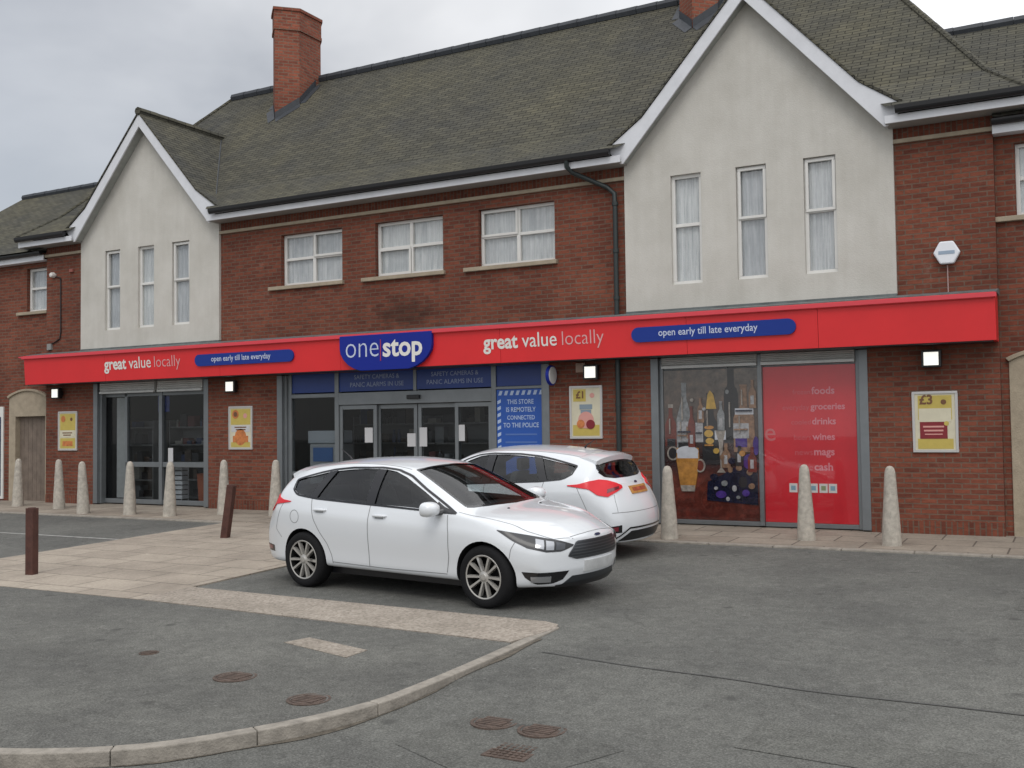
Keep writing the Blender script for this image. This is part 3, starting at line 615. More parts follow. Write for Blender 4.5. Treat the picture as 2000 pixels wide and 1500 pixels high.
# chimneys
def chimney(x, y, w_, L_, zt, parent):
    ch = MB(); hexo = lambda k: [(x, y-k), (x+w_+k*.9, y+w_-k*.35), (x+w_+k*.9, y+w_+L_+k*.35), (x, y+2*w_+L_+k), (x-w_-k*.9, y+w_+L_+k*.35), (x-w_-k*.9, y+w_-k*.35)]
    pr = [(0, 8.4), (0, zt-.55), (.035, zt-.54), (.035, zt-.46), (.02, zt-.45), (.02, zt-.08), (.055, zt-.07), (.055, zt)]
    for (k0, z0), (k1, z1) in zip(pr, pr[1:]): ch.prism([(p[0], p[1], z0) for p in hexo(k0)], [(p[0], p[1], z1) for p in hexo(k1)], caps=False)
    ch.face([(p[0], p[1], zt) for p in hexo(.055)])
    C_ = ch.build('chimney', CHIM, parent)
    pt = MB()
    for dy in (w_*.9, w_*1.1+L_): pt.nxt().lathe([(.13, -.1), (.12, .02), (.125, .03)], (x, y+dy, zt), seg=14)
    pt.pieces('chimney_pot', mat('clay_pot', (.30, .12, .07), .8, noise=.2), C_)
    lf = MB()   # stepped lead where the stack meets the slope
    P = [(x-w_, y+w_+.5), (x-w_, y+w_), (x, y), (x+w_, y+w_), (x+w_, y+w_+L_*.75)]
    for (a, b), (c, d) in zip(P, P[1:]):
        lf.nxt(); nx, ny = (d-b), -(c-a); l = math.hypot(nx, ny); nx, ny = nx/l*.012, ny/l*.012
        zz = lambda q, h: 6.47+q+h
        lf.face([(a+nx, b+ny, zz(b, -.06)), (c+nx, d+ny, zz(d, -.06)), (c+nx, d+ny, zz(d, .17)), (a+nx, b+ny, zz(b, .17))])
        lf.face([(a+nx, b+ny, zz(b, .012)), (c+nx, d+ny, zz(d, .012)), (c+nx*14, d+ny*14, zz(d+ny*14, .012)), (a+nx*14, b+ny*14, zz(b+ny*14, .012))])
    lf.pieces('lead_flashing', FLASH, C_, fix=False)
    return C_
chimney(-16.71, 2.58, .41, .80, 11.78, ROOF); chimney(-6.42, 2.85, .39, .75, 11.78, ROOF)
# downpipe
dp = MB(); yq = -.09
dp.tube([(-7.60, -.44, 6.22), (-7.60, -.42, 6.06), (-7.55, -.30, 5.98), (-7.0, yq, 5.70), (-6.87, yq, 5.58), (-6.86, yq, 5.3), (-6.86, yq, 3.45)], .042, 10)
dp.nxt().tube([(-6.86, yq, 2.8), (-6.86, yq, .05)], .045, 10)
for z in (5.4, 4.6, 3.8, 2.0, 1.0): dp.tube([(-6.86, yq, z-.03), (-6.86, yq, z+.03)], .055, 10)
dp.build('downpipe', PIPE, B, smooth=True)
# canopy lead over the sign
cp = MB()
cp.prism([(XL-.05, -.50, 3.435), (XL-.05, .0, 3.435), (XL-.05, .0, 3.53), (XL-.05, -.02, 3.53), (XL-.05, -.50, 3.452)], [(XR+.02, -.50, 3.435), (XR+.02, .0, 3.435), (XR+.02, .0, 3.53), (XR+.02, -.02, 3.53), (XR+.02, -.50, 3.452)])
cp.build('canopy_lead', LEAD, B)
# ------------------------------------------------ shopfronts
def guides(a, b, z1, y=-.012):
    m = MB()
    for x, s in ((a, 1), (b, -1)):
        m.nxt().box(min(x, x+s*.13), max(x, x+s*.13), y, .10, .03, z1); m.box(min(x+s*.13, x+s*.19), max(x+s*.13, x+s*.19), .06, .2, .03, z1)
    return m
guides(-19.86, -16.30, 2.75).pieces('shutter_guide', ALU, B, bevel=.006)
guides(-14.40, -8.20, 2.75).pieces('shutter_guide', ALU, B, bevel=.006); guides(-6.31, -2.84, 2.75).pieces('shutter_guide', ALU, B, bevel=.006)
sb = MB()
def shut(a, b, z0):
    n = 5; sb.nxt()
    for i in range(n):
        za, zb_ = z0+(2.76-z0)*i/n, z0+(2.76-z0)*(i+1)/n; sb.prism([(a, .02, za), (a, .0, (za+zb_)/2), (a, .02, zb_), (a, .16, zb_), (a, .16, za)], [(b, .02, za), (b, .0, (za+zb_)/2), (b, .02, zb_), (b, .16, zb_), (b, .16, za)])
    sb.box(a, b, -.01, .05, z0-.045, z0-.002)
shut(-19.67, -17.93, 2.56); shut(-17.83, -16.49, 2.56); shut(-6.12, -4.53, 2.62); shut(-4.46, -3.03, 2.62)
sb.pieces('roller_shutter', SHUT, B)
# left window
fr = MB(); y = .20
fr.box(-17.93, -17.83, y-.06, y+.06, .04, 2.75); fr.box(-19.67, -16.49, y-.04, y+.05, .04, .14); fr.box(-19.0, -17.93, y-.04, y+.05, .86, .97); fr.box(-17.83, -16.49, y-.04, y+.05, .86, .97)
fr.box(-19.02, -18.95, y-.04, y+.05, .14, 2.56); fr.box(-19.67, -16.49, y-.04, y+.05, 2.44, 2.52)
WF = fr.build('shop_window_frame', ALU, B, bevel=.006)
MB().box(-19.64, -16.5, y, y+.012, .1, 2.5).build('pane', SHOPGL, WF)
MB().box(-19.34, -19.02, y+.015, y+.03, .16, 2.42).build('frosted_film', mat('frosted_panel', (.42, .42, .41), .6, noise=.08), WF)
# entrance
fr = MB(); y = .16
for a, b in ((-14.21, -14.12), (-13.02, -12.92), (-9.44, -9.34), (-8.39, -8.33)): fr.box(a, b, y-.05, y+.06, .04, 2.76)
fr.box(-12.92, -9.44, y-.05, y+.06, 2.12, 2.36); fr.box(-11.15, -11.08, y-.04, y+.05, 2.36, 2.76); fr.box(-14.12, -13.02, y-.05, y+.06, 2.28, 2.36); fr.box(-14.12, -13.02, y-.04, y+.05, .72, .80)
fr.box(-9.34, -8.39, y-.05, y+.06, 2.33, 2.38); fr.box(-9.34, -8.39, y-.05, y+.06, .04, .5)
EF = fr.build('entrance_frame', ALU, B, bevel=.006)
bd = MB()
for a, b in ((-14.12, -13.02), (-12.92, -11.14), (-11.09, -9.44), (-9.34, -8.39)): bd.nxt().box(a, b, y-.02, y+.03, 2.385, 2.76)
BD = bd.pieces('blue_header', BAND, EF)[1]
tx = MB()
for a, b in ((-12.65, -11.38), (-10.85, -9.62)):
    text(tx, 'SAFETY CAMERAS &', a+.1, b-.1, 2.62, y-.023); text(tx, 'PANIC ALARMS IN USE', a, b, 2.47, y-.023)
tx.build('header_lettering', LETF, BD, fix=False)
MB().box(-14.12, -13.02, y, y+.012, .8, 2.28).build('pane', SHOPGL, EF); MB().box(-14.12, -13.02, y, y+.012, .06, .72).build('pane', SHOPGL, EF)
def door(a, b, yy, name='sliding_door'):
    d = MB(); d.box(a, a+.075, yy, yy+.05, .04, 2.11); d.box(b-.075, b, yy, yy+.05, .04, 2.11); d.box(a+.075, b-.075, yy, yy+.05, 2.03, 2.11); d.box(a+.075, b-.075, yy, yy+.05, .04, .16)
    D = d.build(name, ALU, EF, bevel=.005); MB().box(a+.07, b-.07, yy+.02, yy+.03, .15, 2.04).build('pane', SHOPGL, D); return D
door(-12.92, -12.02, y-.02, 'side_light'); door(-12.05, -11.12, y+.045); door(-11.10, -10.17, y+.045); door(-10.24, -9.44, y-.02, 'side_light')
MB().box(-11.26, -10.98, y-.11, y-.05, 2.20, 2.28).build('door_sensor', BLACKP, EF, bevel=.01)
# right window frame
fr = MB(); y = .13
fr.box(-4.53, -4.46, y-.10, y+.05, .04, 2.75); fr.box(-6.12, -4.53, y-.05, y+.05, .03, .10); fr.box(-4.46, -3.03, y-.05, y+.05, .03, .10); fr.box(-6.12, -3.03, y-.02, y+.05, 2.55, 2.62)
WR_ = fr.build('shop_window_frame', ALU, B, bevel=.006)
MB().face([(-6.12, .022, .1), (-3.03, .022, .1), (-3.03, .022, 2.56), (-6.12, .022, 2.56)]).build('pane', glass('poster_glass', (.93, .93, .93), .9), WR_, fix=False)
# the shop's inside: floor, back wall, ceiling seen through the glass
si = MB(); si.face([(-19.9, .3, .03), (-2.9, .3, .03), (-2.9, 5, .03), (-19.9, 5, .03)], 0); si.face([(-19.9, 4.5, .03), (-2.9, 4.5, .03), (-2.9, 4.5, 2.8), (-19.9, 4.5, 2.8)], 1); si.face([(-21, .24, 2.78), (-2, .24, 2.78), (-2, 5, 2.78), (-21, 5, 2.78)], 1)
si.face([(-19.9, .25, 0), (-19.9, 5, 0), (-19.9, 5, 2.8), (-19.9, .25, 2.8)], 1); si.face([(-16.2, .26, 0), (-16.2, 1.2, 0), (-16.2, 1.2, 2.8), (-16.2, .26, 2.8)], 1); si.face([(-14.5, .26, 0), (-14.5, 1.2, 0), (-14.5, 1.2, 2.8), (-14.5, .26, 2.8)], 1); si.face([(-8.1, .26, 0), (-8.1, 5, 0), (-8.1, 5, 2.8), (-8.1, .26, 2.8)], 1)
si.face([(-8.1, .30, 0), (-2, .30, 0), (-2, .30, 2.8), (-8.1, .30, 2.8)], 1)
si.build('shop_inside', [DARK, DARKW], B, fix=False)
TUBEM = mat('lit_tube', (.8, .8, .8), .5, emit=(.9, .95, 1), estr=1.6)
for x in (-18.6, -17.2, -12.4, -10.9, -9.4):
    o_ = empty('ceiling_light', (x, 2.4, 2.72), 'strip light glowing on the shop ceiling behind the glass', 'ceiling light', 'strip lights inside the shop')
    MB().box(x-.06, x+.06, 1.4, 3.4, 2.74, 2.78).build('batten', UPVC, o_); MB().box(x-.03, x+.03, 1.45, 3.35, 2.71, 2.74).build('tube', TUBEM, o_)

# wings on either side -----------------------------------------------------
WY = .12
def wing(name, label, x0, x1, rx0, rx1, left, right, door_x, win, sgn):
    Wg = empty(name, ((x0+x1)/2, WY, 0), label, 'building')
    wl = MB(); a, b = door_x
    wall(wl, x0, x1, -.05, 5.95, [(win[0], win[1], ZW0, ZW1), (a, b, -.06, 2.48)], WY, .24)
    wl.face([(x0 if left else x1, WY+.24, -.05), (x0 if left else x1, 5.2, -.05), (x0 if left else x1, 5.2, 5.9), (x0 if left else x1, WY+.24, 5.9)]); wl.face([(x0, 5.2, -.05), (x1, 5.2, -.05), (x1, 5.2, 5.9), (x0, 5.2, 5.9)])
    wl.build('brick_wall', BRICK, Wg, fix=False)
    window(win[0], win[1], ZW0, ZW1, WY+.09, 1 if win[1]-win[0] < 1 else 2, [], Wg)
    r = MB(); ex0, ex1 = (x0-.5 if left else x0), (x1+.5 if right else x1)
    hipped(r, ex0, ex1, -.16, 5.36, 5.98, 6.35, .5, 8.22, rx0, rx1, 2.6, left, right)
    R_ = r.build('roof', SLATE, Wg, fix=False); q = MB(); ridge(q, (rx0, 2.6, 8.23), (rx1, 2.6, 8.23), .09); q.build('ridge_tile', FLASH, R_, smooth=True)
    e2 = MB(); g2 = MB(); e2.box(ex0, ex1, -.10, -.075, 5.74, 5.86); e2.box(ex0, ex1, -.074, WY+.02, 5.745, 5.76)
    n = 9; prof = [(-.16+.058*math.cos(math.pi+math.pi*i/n), 5.93+.075*math.sin(math.pi+math.pi*i/n)) for i in range(n+1)]
    g2.prism([(ex0, yy, z) for yy, z in prof], [(ex1, yy, z) for yy, z in prof]); g2.build('gutter', BLACKP, Wg); e2.build('eaves_board', WHITE, Wg)
    # stone doorcase with a segmental head
    s = MB(); zt = 2.66; zd = 2.05; jw = .24
    arc = [(a+(b-a)*i/14, zt-.17+.17*math.sin(math.pi*i/14)**.8) for i in range(15)]
    s.slab_xz([(a, zd)]+arc+[(b, zd)], WY-.03, WY+.16)
    if sgn > 0: s.box(a, a+jw, WY-.03, WY+.16, -.03, zd); 
    else: s.box(a, a+jw, WY-.03, WY+.16, -.03, zd)
    s.box(b-.05, b, WY-.03, WY+.16, -.03, zd)
    arc2 = [(p[0], p[1]) for p in arc]; out_ = [(a-.04+(b-a+.08)*i/14, zt-.12+.17*math.sin(math.pi*i/14)**.8) for i in range(15)]
    s.prism([(x, WY-.07, z) for x, z in arc2+out_[::-1]], [(x, WY+.1, z) for x, z in arc2+out_[::-1]])
    s.build('stone_doorcase', STONE, Wg, bevel=.008)
    d = MB(); nb = 7; x_ = a+jw
    for i in range(nb): d.box(x_+(b-.05-x_)*i/nb+.004, x_+(b-.05-x_)*(i+1)/nb-.004, WY+.10, WY+.14, -.02, zd)
    d.build('door', WOOD, Wg)
    return Wg
WL = wing('neighbouring_building', 'lower brick building with hipped roof at the left end of the shop', -27.2, XL-.002, -25.9, -20.5, True, False, (-22.98, -21.60), (-22.38, -21.62), -1)
WR = wing('neighbouring_building', 'brick building with a stone doorway at the right end of the shop', XR+.002, 9.0, -2.2, 7.0, False, True, (-.92, .46), (-.76, .75), 1)
# shopfront of the left neighbour: blue panel in a pale frame
MB().box(-24.6, -23.20, WY-.03, WY+.02, .05, 2.3).build('shopfront_frame', UPVC, WL); MB().box(-24.5, -23.28, WY-.045, WY-.031, .12, 2.05).build('shopfront_pane', mat('shopfront_dark_blue', (.012, .03, .09), .25), WL)

# ------------------------------------------------ fascia sign
S = empty('shop_sign', (-11.3, -.3, 2.77), 'long red fascia sign with white lettering over the whole shopfront', 'sign')
pr_ = [(-.47, 2.77), (-.51, 3.35), (-.55, 3.355), (-.55, 3.42), (-.53, 3.434), (-.02, 3.434), (-.02, 2.77)]
m = MB(); X0, X1 = -21.62, -1.03
xcuts = [X0, -18.9, -15.5, -12.4, -8.9, -5.5, -3.45, X1]
for a, b in zip(xcuts, xcuts[1:]): m.nxt().prism([(a+.003, yy, z) for yy, z in pr_], [(b-.003, yy, z) for yy, z in pr_])
m.pieces('sign_panel', RED, S, fix=False)
m = MB(); m.box(X0-.02, X1+.02, -.565, -.551, 3.365, 3.425); m.box(X0-.18, X0-.02, -.52, -.36, 3.40, 3.425); m.build('top_trim', REDL, S)
m = MB(); m.box(X0+.05, X1-.05, -.44, -.06, 2.755, 2.769); m.build('sign_underside', BLACKP, S)
yS = lambda z: -.47-.04*(z-2.77)/.58-.004
lg = [(-12.35, 3.40), (-12.35, 3.16), (-12.33, 3.06), (-12.26, 2.95), (-12.15, 2.85), (-12.02, 2.78), (-11.86, 2.735), (-10.78, 2.735), (-10.62, 2.78), (-10.48, 2.85), (-10.37, 2.95), (-10.29, 3.06), (-10.27, 3.16), (-10.27, 3.40)]
m = MB(); m.slab_xz(lg, -.575, -.50); LG = m.build('logo_panel', BLUE, S, bevel=.006)
m = MB(); yl = -.5785; s_ = text(m, 'one', -12.20, -11.44, 2.985, yl, 0, -.012, 1.12); text(m, 'stop', -11.345, -10.47, 2.985, yl, 1, .024, 1.02); m.box(-11.405, -11.385, yl-.001, yl+.002, 2.90, 3.30, 2)
m.build('logo_lettering', [mat('letter_thin_white', (.50, .55, .68), .5), LETW, LETR], LG, fix=False)
for a, b in ((-18.92, -16.60), (-9.24, -6.93)):
    m = MB(); L_ = b-a; yy = yS(3.1)-.004
    def tt(bod, f0, f1, mi, bo): text(m, bod, a+L_*f0, a+L_*f1, 3.02, yy, mi, bo, 1.08)
    tt('great', 0, .30, 0, .026); tt('value', .335, .625, 0, .004); tt('locally', .668, 1.0, 1, -.008)
    m.v = [(x, -.47-.04*(z-2.77)/.58-.006, z) for x, yq_, z in m.v]
    m.build('sign_lettering', [LETW, LETP], S, fix=False)
for a, b, z0, z1 in ((-16.16, -13.52, 2.985, 3.225), (-6.43, -3.77, 2.995, 3.235)):
    m = MB(); r = (z1-z0)/2; zc = (z0+z1)/2
    ol = [(b-r+r*math.cos(t), zc+r*math.sin(t)) for t in np.linspace(-math.pi/2, math.pi/2, 12)]+[(a+r+r*math.cos(t), zc+r*math.sin(t)) for t in np.linspace(math.pi/2, 1.5*math.pi, 12)]
    m.prism([(x, -.505-.04*(z-2.77)/.58, z) for x, z in ol], [(x, -.472-.04*(z-2.77)/.58, z) for x, z in ol]); P_ = m.build('pill_panel', BLUEP, S)
    m = MB(); text(m, 'open early till late everyday', a+.47, b-.58, zc-.035, 0, 0, .008, 1.1); m.v = [(x, -.505-.04*(z-2.77)/.58-.003, z) for x, q_, z in m.v]
    m.build('pill_lettering', mat('pill_letter', (.55, .60, .74), .5), P_, fix=False)

# ------------------------------------------------ things on the facade
def wall_light(x, label):
    o = empty('wall_light', (x, 0, 2.56), label, 'wall light', 'square lamps under the sign')
    z = 2.56; MB().box(x-.055, x+.055, -.09, 0, z-.05, z+.05).build('bracket', BLACKP, o)
    MB().box(x-.135, x+.135, -.19, -.09, z-.125, z+.125).build('lamp_body', BLACKP, o, bevel=.012)
    MB().box(x-.10, x+.10, -.196, -.191, z-.095, z+.095).build('lamp_glass', LAMPG, o)
    return o
wall_light(-20.95, 'square white wall light above the leftmost yellow poster'); wall_light(-15.52, 'square white wall light between left shop window and entrance')
wall_light(-7.33, 'square white wall light right of the blue entrance, by the downpipe'); wall_light(-1.92, 'square white wall light on the right end pier above the poster')
def poster(a, b, z0, z1, label, fill):
    o = empty('poster_frame', ((a+b)/2, 0, z0), label, 'poster', 'framed offer posters on the brick piers')
    m = MB(); t_ = .035
    m.box(a, b, -.03, -.001, z0, z0+t_); m.box(a, b, -.03, -.001, z1-t_, z1); m.box(a, a+t_, -.03, -.001, z0+t_, z1-t_); m.box(b-t_, b, -.03, -.001, z0+t_, z1-t_)
    m.build('frame', FRAME, o, bevel=.004)
    m = MB(); m.box(a+t_, b-t_, -.016, -.001, z0+t_, z1-t_); sh = m.build('poster_sheet', [PALE], o)
    w_, h_ = b-a-2*t_, z1-z0-2*t_
    m = MB(); yy = -.019
    def R(x0, x1, y0, y1, k, lay=0): m.box(a+t_+w_*x0, a+t_+w_*x1, yy-.002*lay, -.0165, z0+t_+h_*y0, z0+t_+h_*y1, k)
    def C(cx, cy, r, k, lay=0, sx=1.): m.slab_xz([(a+t_+w_*cx+w_*r*sx*math.cos(t), z0+t_+h_*cy+w_*r*math.sin(t)) for t in np.linspace(0, 2*math.pi, 18)[:-1]], yy-.002*lay, -.0165, k)
    def T(s_, x0, x1, yb, k, bo=.01, zs=1., lay=2): text(m, s_, a+t_+w_*x0, a+t_+w_*x1, z0+t_+h_*yb, yy-.002*lay-.0005, k, bo, zs)
    fill(R, C, T)
    m.build('poster_print', [YEL, PALE, ORA, BRN, MAR, PAPER, mat('poster_steel_blue', (.22, .28, .33), .5), mat('poster_rose', (.62, .30, .26), .5)], sh, fix=False)
    return o
def p1(R, C, T): R(.05, .95, .52, .97, 0); C(.24, .83, .13, 2, 1); C(.72, .82, .07, 3, 1); R(.08, .92, .33, .50, 1, 1); R(.2, .78, .43, .46, 3, 2); R(.25, .7, .37, .40, 3, 2); R(.06, .94, .02, .30, 0); R(.2, .8, .08, .22, 2, 1)
def p2(R, C, T): R(.04, .96, .58, .97, 0); C(.26, .84, .16, 2, 1); C(.26, .84, .09, 3, 2); C(.72, .80, .09, 7, 1); R(.06, .94, .40, .56, 5, 1); R(.22, .78, .50, .53, 3, 2); R(.28, .74, .44, .47, 3, 2); C(.5, .27, .30, 2, 2, .9); R(.14, .86, .14, .30, 2, 3); R(.05, .95, .02, .14, 0, 1)
def p3(R, C, T): R(.06, .50, .72, .97, 0); T('£1', .16, .42, .79, 3, .03); C(.72, .84, .08, 7, 1); R(.28, .72, .56, .66, 6, 1); R(.32, .68, .42, .55, 6, 2); C(.5, .34, .27, 7, 3); C(.32, .26, .14, 2, 4); C(.66, .25, .15, 4, 5); R(.04, .96, .02, .24, 0)
def p4(R, C, T): R(.08, .92, .54, .97, 0); T('£3', .12, .45, .82, 3, .03); C(.72, .85, .07, 3, 1); R(.1, .9, .5, .74, 1, 1); R(.12, .80, .20, .50, 4, 2); R(.2, .72, .40, .43, 7, 3); R(.22, .70, .33, .36, 7, 3); R(.24, .68, .27, .29, 7, 3); C(.78, .47, .06, 0, 3); R(.06, .94, .02, .20, 0)
poster(-21.04, -20.39, 1.23, 2.14, 'yellow and cream poster on the leftmost brick pier, pale middle band', p1)
poster(-15.70, -15.05, 1.25, 2.15, 'yellow poster with orange picture between left window and entrance', p2)
poster(-7.80, -7.19, 1.43, 2.34, 'white poster with yellow price corner beside the downpipe', p3)
poster(-2.22, -1.60, 1.20, 2.09, 'pale yellow poster with dark red box on right end pier', p4)
# alarm box
AB = empty('alarm_box', (-1.68, 0, 4.1), 'white hexagonal alarm box high on the right brick pier', 'alarm box')
hx = [(-1.68+.185*math.cos(math.radians(30+60*i)+math.pi/6), 4.10+.19*math.sin(math.radians(30+60*i)+math.pi/6)) for i in range(6)]
MB().slab_xz(hx, -.09, -.001).build('casing', mat('alarm_white', (.78, .80, .84), .4), AB, bevel=.02)
MB().box(-1.79, -1.57, -.094, -.0905, 4.075, 4.125).build('name_strip', mat('alarm_strip_grey', (.30, .38, .48), .5), AB)
MB().tube([(-1.68, -.012, 3.92), (-1.68, -.012, 3.53)], .008, 6).build('cable', mat('pale_cable', (.45, .30, .28), .6), AB)
# projecting disc sign and junction box by the entrance
DS = empty('projecting_sign', (-8.06, 0, 2.52), 'round white disc sign with blue rim jutting out beside the entrance', 'sign')
MB().lathe([(.165, -.03), (.175, -.02), (.175, .02), (.165, .03)], (-8.06, -.20, 2.53), 'X', 28).build('rim', BLUE, DS); 
MB().lathe([(.15, 0), (.145, .006), (.0005, .008)], (-8.03, -.20, 2.53), 'X', 28).build('face', mat('disc_white', (.62, .63, .63), .4), DS); MB().box(-8.075, -8.045, -.04, 0, 2.48, 2.58).build('bracket', BLACKP, DS)
tag(MB().box(-7.66, -7.49, -.06, -.001, 2.57, 2.73).build('junction_box', mat('beige_box', (.32, .22, .17), .6), org=(-7.58, 0, 2.57), bevel=.008), 'small beige junction box on brick just right of the disc sign', 'junction box')
# left pier: little lamp and cable
o = empty('sensor_lamp', (-21.22, 0, 5.35), 'small white round sensor lamp high on the left brick pier', 'lamp'); MB().lathe([(.06, 0), (.07, -.05), (.05, -.11), (.0005, -.13)], (-21.22, 0, 5.36), 'Y', 14).build('housing', LETW, o, smooth=True); MB().box(-21.27, -21.17, -.02, 0, 5.31, 5.41).build('base_plate', BLACKP, o)
tag(MB().tube([(-21.14, -.02, 5.31), (-20.98, -.02, 5.28), (-20.97, -.02, 4.0), (-21.0, -.02, 3.85), (-21.2, -.02, 3.76), (-21.35, -.02, 3.72)], .014, 6).build('wall_cable', BLACKP, org=(-20.98, 0, 3.7)), 'black cable running down the left brick pier from sensor lamp', 'cable')
tag(MB().box(-21.42, -21.28, -.05, -.001, 3.60, 3.74).build('junction_box', mat('grey_box', (.25, .25, .24), .6), org=(-21.35, 0, 3.6)), 'little grey junction box at cable end just above the sign', 'junction box')
tag(MB().box(-20.66, -20.54, -.05, -.001, 5.38, 5.46).build('vent_cap', mat('terracotta_cap', (.28, .09, .07), .7), org=(-20.6, 0, 5.38), bevel=.01), 'small reddish vent cap high on left pier beside white gable', 'vent')

# window posters ------------------------------------------------------------
def wine_ground():
    m = mat('print_backdrop', rough=.25, coat=.3); t, b = nodes(m); tc = add(t, 'ShaderNodeTexCoord'); s_ = add(t, 'ShaderNodeSeparateXYZ'); t.links.new(tc.outputs['UV'], s_.inputs[0])
    mr = add(t, 'ShaderNodeMapRange'); mr.inputs[1].default_value = .1; mr.inputs[2].default_value = 2.6; t.links.new(s_.outputs[1], mr.inputs[0])
    r = ramp(t, [(0, (.085, .018, .014)), (.25, (.12, .03, .02)), (.36, (.028, .010, .010)), (.60, (.055, .034, .027)), (1, (.14, .12, .10))]); t.links.new(mr.outputs[0], r.inputs[0])
    n = noise(t, 6.5, 6, .7); r2_ = ramp(t, [(.3, (.4, .36, .36)), (.5, (1, 1, 1)), (.72, (1.9, 1.6, 1.45))]); t.links.new(n, r2_.inputs[0])
    t.links.new(mixc(t, r.outputs[0], r2_.outputs[0], 1., 'MULTIPLY'), b.inputs['Base Color']); return m
WP = empty('drinks_poster', (-5.33, .08, .1), 'window poster showing bottles, glasses and a pint of beer', 'poster')
MB().box(-6.115, -4.535, .085, .10, .105, 2.545).build('poster_sheet', wine_ground(), WP)
m = MB(); yb = .083
wmats = [mat('print_bottle_dark', (.022, .022, .024), .25), mat('print_label', (.33, .33, .34), .35, noise=.45, nscale=22), mat('print_silver', (.20, .21, .215), .3, noise=.6, nscale=14), mat('print_gold', (.48, .30, .06), .3, noise=.3, nscale=12), mat('print_beer', (.42, .20, .045), .25, noise=.35, nscale=10),
         mat('print_foam', (.52, .54, .58), .4, noise=.12, nscale=9), mat('print_glass_edge', (.28, .25, .22), .3, noise=.5, nscale=18), mat('print_cola', (.14, .03, .02), .25, noise=.3, nscale=9), mat('print_navy', (.007, .009, .026), .25, noise=.6, nscale=9), mat('print_purple', (.06, .03, .19), .25, noise=.4, nscale=8), mat('print_amber', (.22, .13, .08), .3, noise=.6, nscale=13)]
lay = [0]
def shp(ol, k, px0=1290, w_=None):
    lay[0] += 1; m.slab_xz(ol, yb-.0005*lay[0], .0852, k)
# coordinates: u in 0..1 across the poster, z in metres
U = lambda u: -6.115+1.58*u
def bottle(u, z0, z1, r, rn, k, zs=.55, zn=.72):
    h = z1-z0; r *= 1.18; rn *= 1.1; pr = [(r, 0), (r, zs*h), (r*.8, (zs+.08)*h), (rn*1.2, zn*h), (rn, (zn+.04)*h), (rn, h*.97), (rn*1.15, h*.98), (rn*1.15, h)]
    shp([(U(u)+a, z0+q) for a, q in pr]+[(U(u)-a, z0+q) for a, q in pr[::-1]], k)
def rect(u0, u1, z0, z1, k): shp([(U(u0), z0), (U(u1), z0), (U(u1), z1), (U(u0), z1)], k)
def ell(u, z, a, b, k): shp([(U(u)+a*math.cos(t), z+b*math.sin(t)) for t in np.linspace(0, 2*math.pi, 22)[:-1]], k)
bottle(.72, 1.35, 2.60, .10, .05, 0, .62, .72); ell(.715, 2.14, .105, .14, 0); ell(.68, 2.17, .03, .035, 2)
bottle(.07, 1.30, 1.98, .085, .03, 7, .5, .7); rect(.03, .12, 1.30, 1.42, 0); rect(.045, .10, 1.93, 1.99, 6)
bottle(.22, 1.25, 2.34, .115, .038, 2, .45, .72); rect(.145, .295, 1.38, 1.70, 1); rect(.15, .29, 1.25, 1.36, 0); rect(.24, .29, 1.42, 1.62, 10)
bottle(.50, 1.00, 2.16, .12, .05, 0, .5, .66); shp([(U(.455), 1.90), (U(.565), 1.90), (U(.535), 2.14), (U(.5), 2.2), (U(.475), 2.14)], 3); ell(.48, 1.50, .075, .06, 3); ell(.49, 1.38, .07, .05, 3); ell(.485, 1.60, .08, .03, 4)
rect(.34, .42, 1.36, 1.68, 1); bottle(.85, 1.2, 2.28, .145, .05, 10, .5, .66); rect(.76, .95, 1.80, 1.90, 5); rect(.74, .90, 1.42, 1.66, 1); rect(.76, .88, 1.28, 1.42, 9)
rect(.545, .66, 1.40, 1.55, 5); shp([(U(.55), 1.55), (U(.66), 1.55), (U(.63), 1.36), (U(.615), .95), (U(.65), .87), (U(.56), .87), (U(.6), .95), (U(.585), 1.36)], 6)
ell(.09, 1.18, .10, .115, 6); ell(.09, 1.18, .075, .09, 0)
shp([(U(.45), .42), (U(.98), .36), (U(.98), .9), (U(.8), 1.0), (U(.62), .84), (U(.46), .72)], 8); ell(.60, .52, .09, .06, 9); ell(.90, 1.05, .11, .12, 9); ell(.97, 1.3, .05, .15, 9); ell(.74, .62, .04, .05, 1); ell(.67, .45, .03, .035, 1); ell(.83, .72, .07, .09, 0); ell(.79, .95, .05, .05, 10); ell(.90, .88, .05, .05, 10); ell(.70, .92, .04, .05, 10)
shp([(U(.17), .62), (U(.33), .62), (U(.375), 1.06), (U(.37), 1.27), (U(.135), 1.27), (U(.13), 1.06)], 4); ell(.25, 1.21, .19, .09, 5); rect(.14, .365, 1.10, 1.22, 5); shp([(U(.18), .56), (U(.32), .56), (U(.33), .66), (U(.17), .66)], 6); ell(.385, .98, .085, .11, 6); ell(.385, .98, .06, .085, 7); shp([(U(.17), .66), (U(.33), .66), (U(.37), 1.10), (U(.135), 1.10)], 4)
for u, z0, z1, r, k in ((.30, 1.28, 1.95, .05, 7), (.40, 1.68, 2.08, .045, 10), (.615, 1.55, 2.02, .05, 2), (.945, 1.9, 2.35, .05, 10), (.66, .95, 1.34, .06, 10), (.93, .88, 1.28, .06, 7), (.80, .98, 1.30, .055, 0)):
    bottle(u, z0, z1, r, r*.4, k); rect(u-.02, u+.015, z0+.06, z0+.2, 1)
for u, z0, z1 in ((.195, 1.72, 2.1), (.175, 1.40, 1.7), (.465, 1.62, 1.88), (.80, 1.5, 1.78), (.83, 1.95, 2.2), (.058, 1.5, 1.75), (.70, 1.6, 2.0)): rect(u, u+.012, z0, z1, 6)
